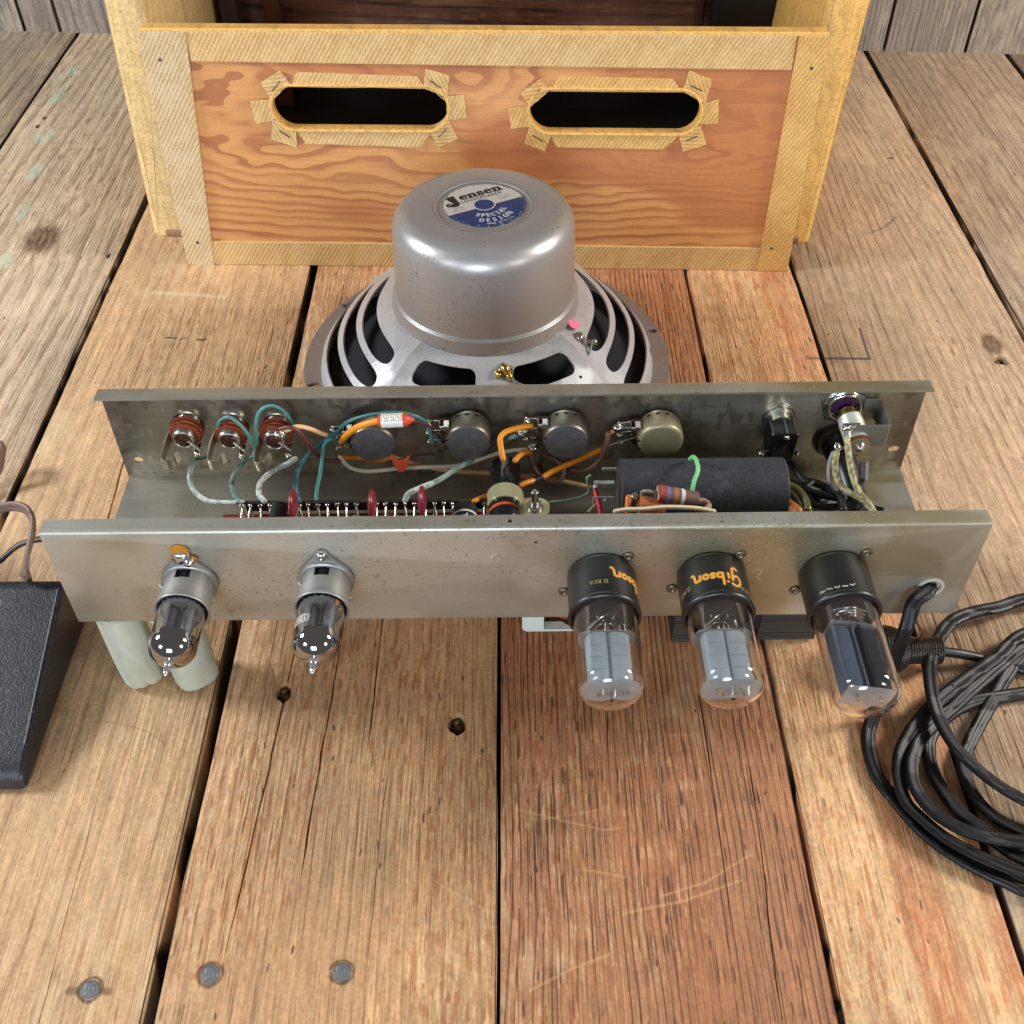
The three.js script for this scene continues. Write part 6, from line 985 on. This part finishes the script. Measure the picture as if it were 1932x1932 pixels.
{
  const lead = thing('speaker_lead', 'black lead in a dark flared spring guard lying behind the rightmost tube', 'cable');
  const o = onFloor(...ZE(330, 500), 0.0135), z = o.z, prof = [], x0 = 0.191;
  const ripple = (x, r) => r + 0.00055 * Math.cos(x / 0.0014 * Math.PI * 2);
  for (let i = 0; i <= 150; i++) { const x = i / 150 * 0.018; prof.push([ripple(x, lerp(0.0136, 0.0085, Math.pow(i / 150, 3.2))), x]); }
  for (let i = 0; i <= 160; i++) { const x = 0.018 + i / 160 * 0.019; prof.push([ripple(x, 0.0068), x]); }
  prof.push([0.003, 0.0372], [0, 0.0372]);
  const gd = M({ color: S(104, 98, 92), metalness: 0.9, roughness: 0.4 });
  part('spring_guard', [lathe(prof, 40).rotateZ(-Math.PI / 2).translate(x0, 0.0137, z), lathe([[0, 0], [0.0132, 0]], 30).rotateZ(-Math.PI / 2).translate(x0, 0.0137, z)], gd, lead, 'dark coiled spring guard, flared at one end');
  part('flex', tube([V(x0 + 0.033, 0.0137, z), ...run([[700, 515, 0.011], [800, 535, 0.007], [900, 560, 0.003], [1000, 590, 0.0026], [1090, 615, 0.0026]]), V(0.32, 0.0026, z + 0.03)], 0.0026, 70, 10), black, lead);
  const a = onFloor(...ZE(478, 352), 0.05), b = onFloor(...ZE(492, 440), 0.021);
  part('thin_lead', tube([a.clone().add(V(-0.004, 0.012, -0.03)), a, a.clone().lerp(b, 0.5).add(V(0.002, 0, 0)), b], 0.0008, 20), M({ color: S(96, 44, 34), roughness: 0.5 }), lead, 'thin dark red lead');
}

// ------------------------------------------------------------------ black foot switch and its brown flex on the left
{
  const pedal = thing('foot_switch', 'black wedge shaped foot switch box at the left edge of the photo', 'foot switch');
  const P = specks(97, 512, 512, 0.16, 0.16, [30, 32, 38], (u, v, o, n, n2) => { const k = 1 + 0.5 * (n(u * 3000, v * 900) - 0.5) + 0.4 * (n2(u * 500, v * 500) - 0.5); for (let i = 0; i < 3; i++) o[i] *= k; mix3(o, [128, 130, 136], 0.6 * sst(0.72, 0.86, n(u * 2400, v * 1100) * 0.7 + n2(u * 80, v * 80) * 0.3)); o[3] = 0.5 + 0.5 * (n(u * 2000, v * 2000) - 0.5); }).textures();
  const mat = MP({ map: P[0], bumpMap: P[1], bumpScale: 0.00025, roughness: 0.42, clearcoat: 0.2, clearcoatRoughness: 0.35 });
  const s = new THREE.Shape(); // (-z, y)
  s.moveTo(0.2825, 0.0012); s.lineTo(0.3895, 0.0012); s.lineTo(0.3862, 0.034); s.bezierCurveTo(0.3858, 0.0382, 0.3835, 0.0392, 0.3785, 0.0384); s.lineTo(0.2905, 0.0142); s.bezierCurveTo(0.2848, 0.0125, 0.2815, 0.0102, 0.2808, 0.0066); s.lineTo(0.2796, 0.0025);
  const g = boxUV(extr(s, 0.15, 0.0024, 10).rotateY(Math.PI / 2), 6.2).translate(-0.3925, 0, 0);
  part('housing', g, mat, pedal, 'black painted wedge housing with rubbed edges');
  part('edge_wear', tube([V(-0.2426, 0.0382, -0.3788), V(-0.2425, 0.0272, -0.338), V(-0.2424, 0.0158, -0.2965)], 0.00035, 20, 6), M({ color: S(132, 128, 120), metalness: 0.5, roughness: 0.6 }), pedal, 'bare rubbed metal along the right top edge');
  for (const z of [-0.372, -0.3]) part('rubber_foot', new THREE.CylinderGeometry(0.005, 0.005, 0.0014, 18).translate(-0.252, 0.0008, z), matteBlack, pedal);
  const f = [onFloor(42, 1108, 0.035), onFloor(46, 1080, 0.042), onFloor(55, 1040, 0.05), onFloor(72, 990, 0.058), onFloor(82, 950, 0.062), onFloor(70, 915, 0.0625), onFloor(45, 897, 0.061), onFloor(10, 896, 0.058), onFloor(-60, 910, 0.05), V(-0.36, 0.04, -0.47), V(-0.362, 0.03, -0.52), onFloor(-20, 815, 0.022), onFloor(4, 840, 0.02), onFloor(-4, 880, 0.016), V(-0.37, 0.006, -0.49)];
  const pz = V(-0.27, 0.02, -0.386);
  part('flex', twin([V(f[0].x, 0.012, -0.384), f[0].clone().setZ(Math.min(f[0].z, -0.392)), ...[[46, 1085, 0.046], [52, 1045, 0.052], [60, 1010, 0.057], [62, 985, 0.06], [50, 962, 0.061], [28, 955, 0.061], [-10, 962, 0.059]].map(([x, y, h]) => onFloor(x, y, h)), V(-0.315, 0.054, -0.40), V(-0.345, 0.042, -0.42), V(-0.362, 0.03, -0.46), V(-0.356, 0.024, -0.492), onFloor(2, 838, 0.022), onFloor(2, 862, 0.02), onFloor(-10, 895, 0.012), V(-0.375, 0.004, -0.45)], 0.0016, '', 1.2), M({ color: S(112, 86, 76), roughness: 0.5 }), pedal, 'brown two core flex rising behind the box');
  const lead = thing('brown_cable', 'brown flex reaching behind the left end of the chassis', 'cable');
  part('flex', twin([onFloor(-60, 1110, 0.022), onFloor(-20, 1070, 0.024), onFloor(0, 1058, 0.026), onFloor(30, 1032, 0.03), onFloor(60, 1020, 0.034), onFloor(95, 1016, 0.038), onFloor(140, 1015, 0.04), V(-0.19, 0.045, -0.42)], 0.0016, '', 0.7), M({ color: S(66, 48, 42), roughness: 0.5 }), lead);
}

renderer.render(scene, camera);
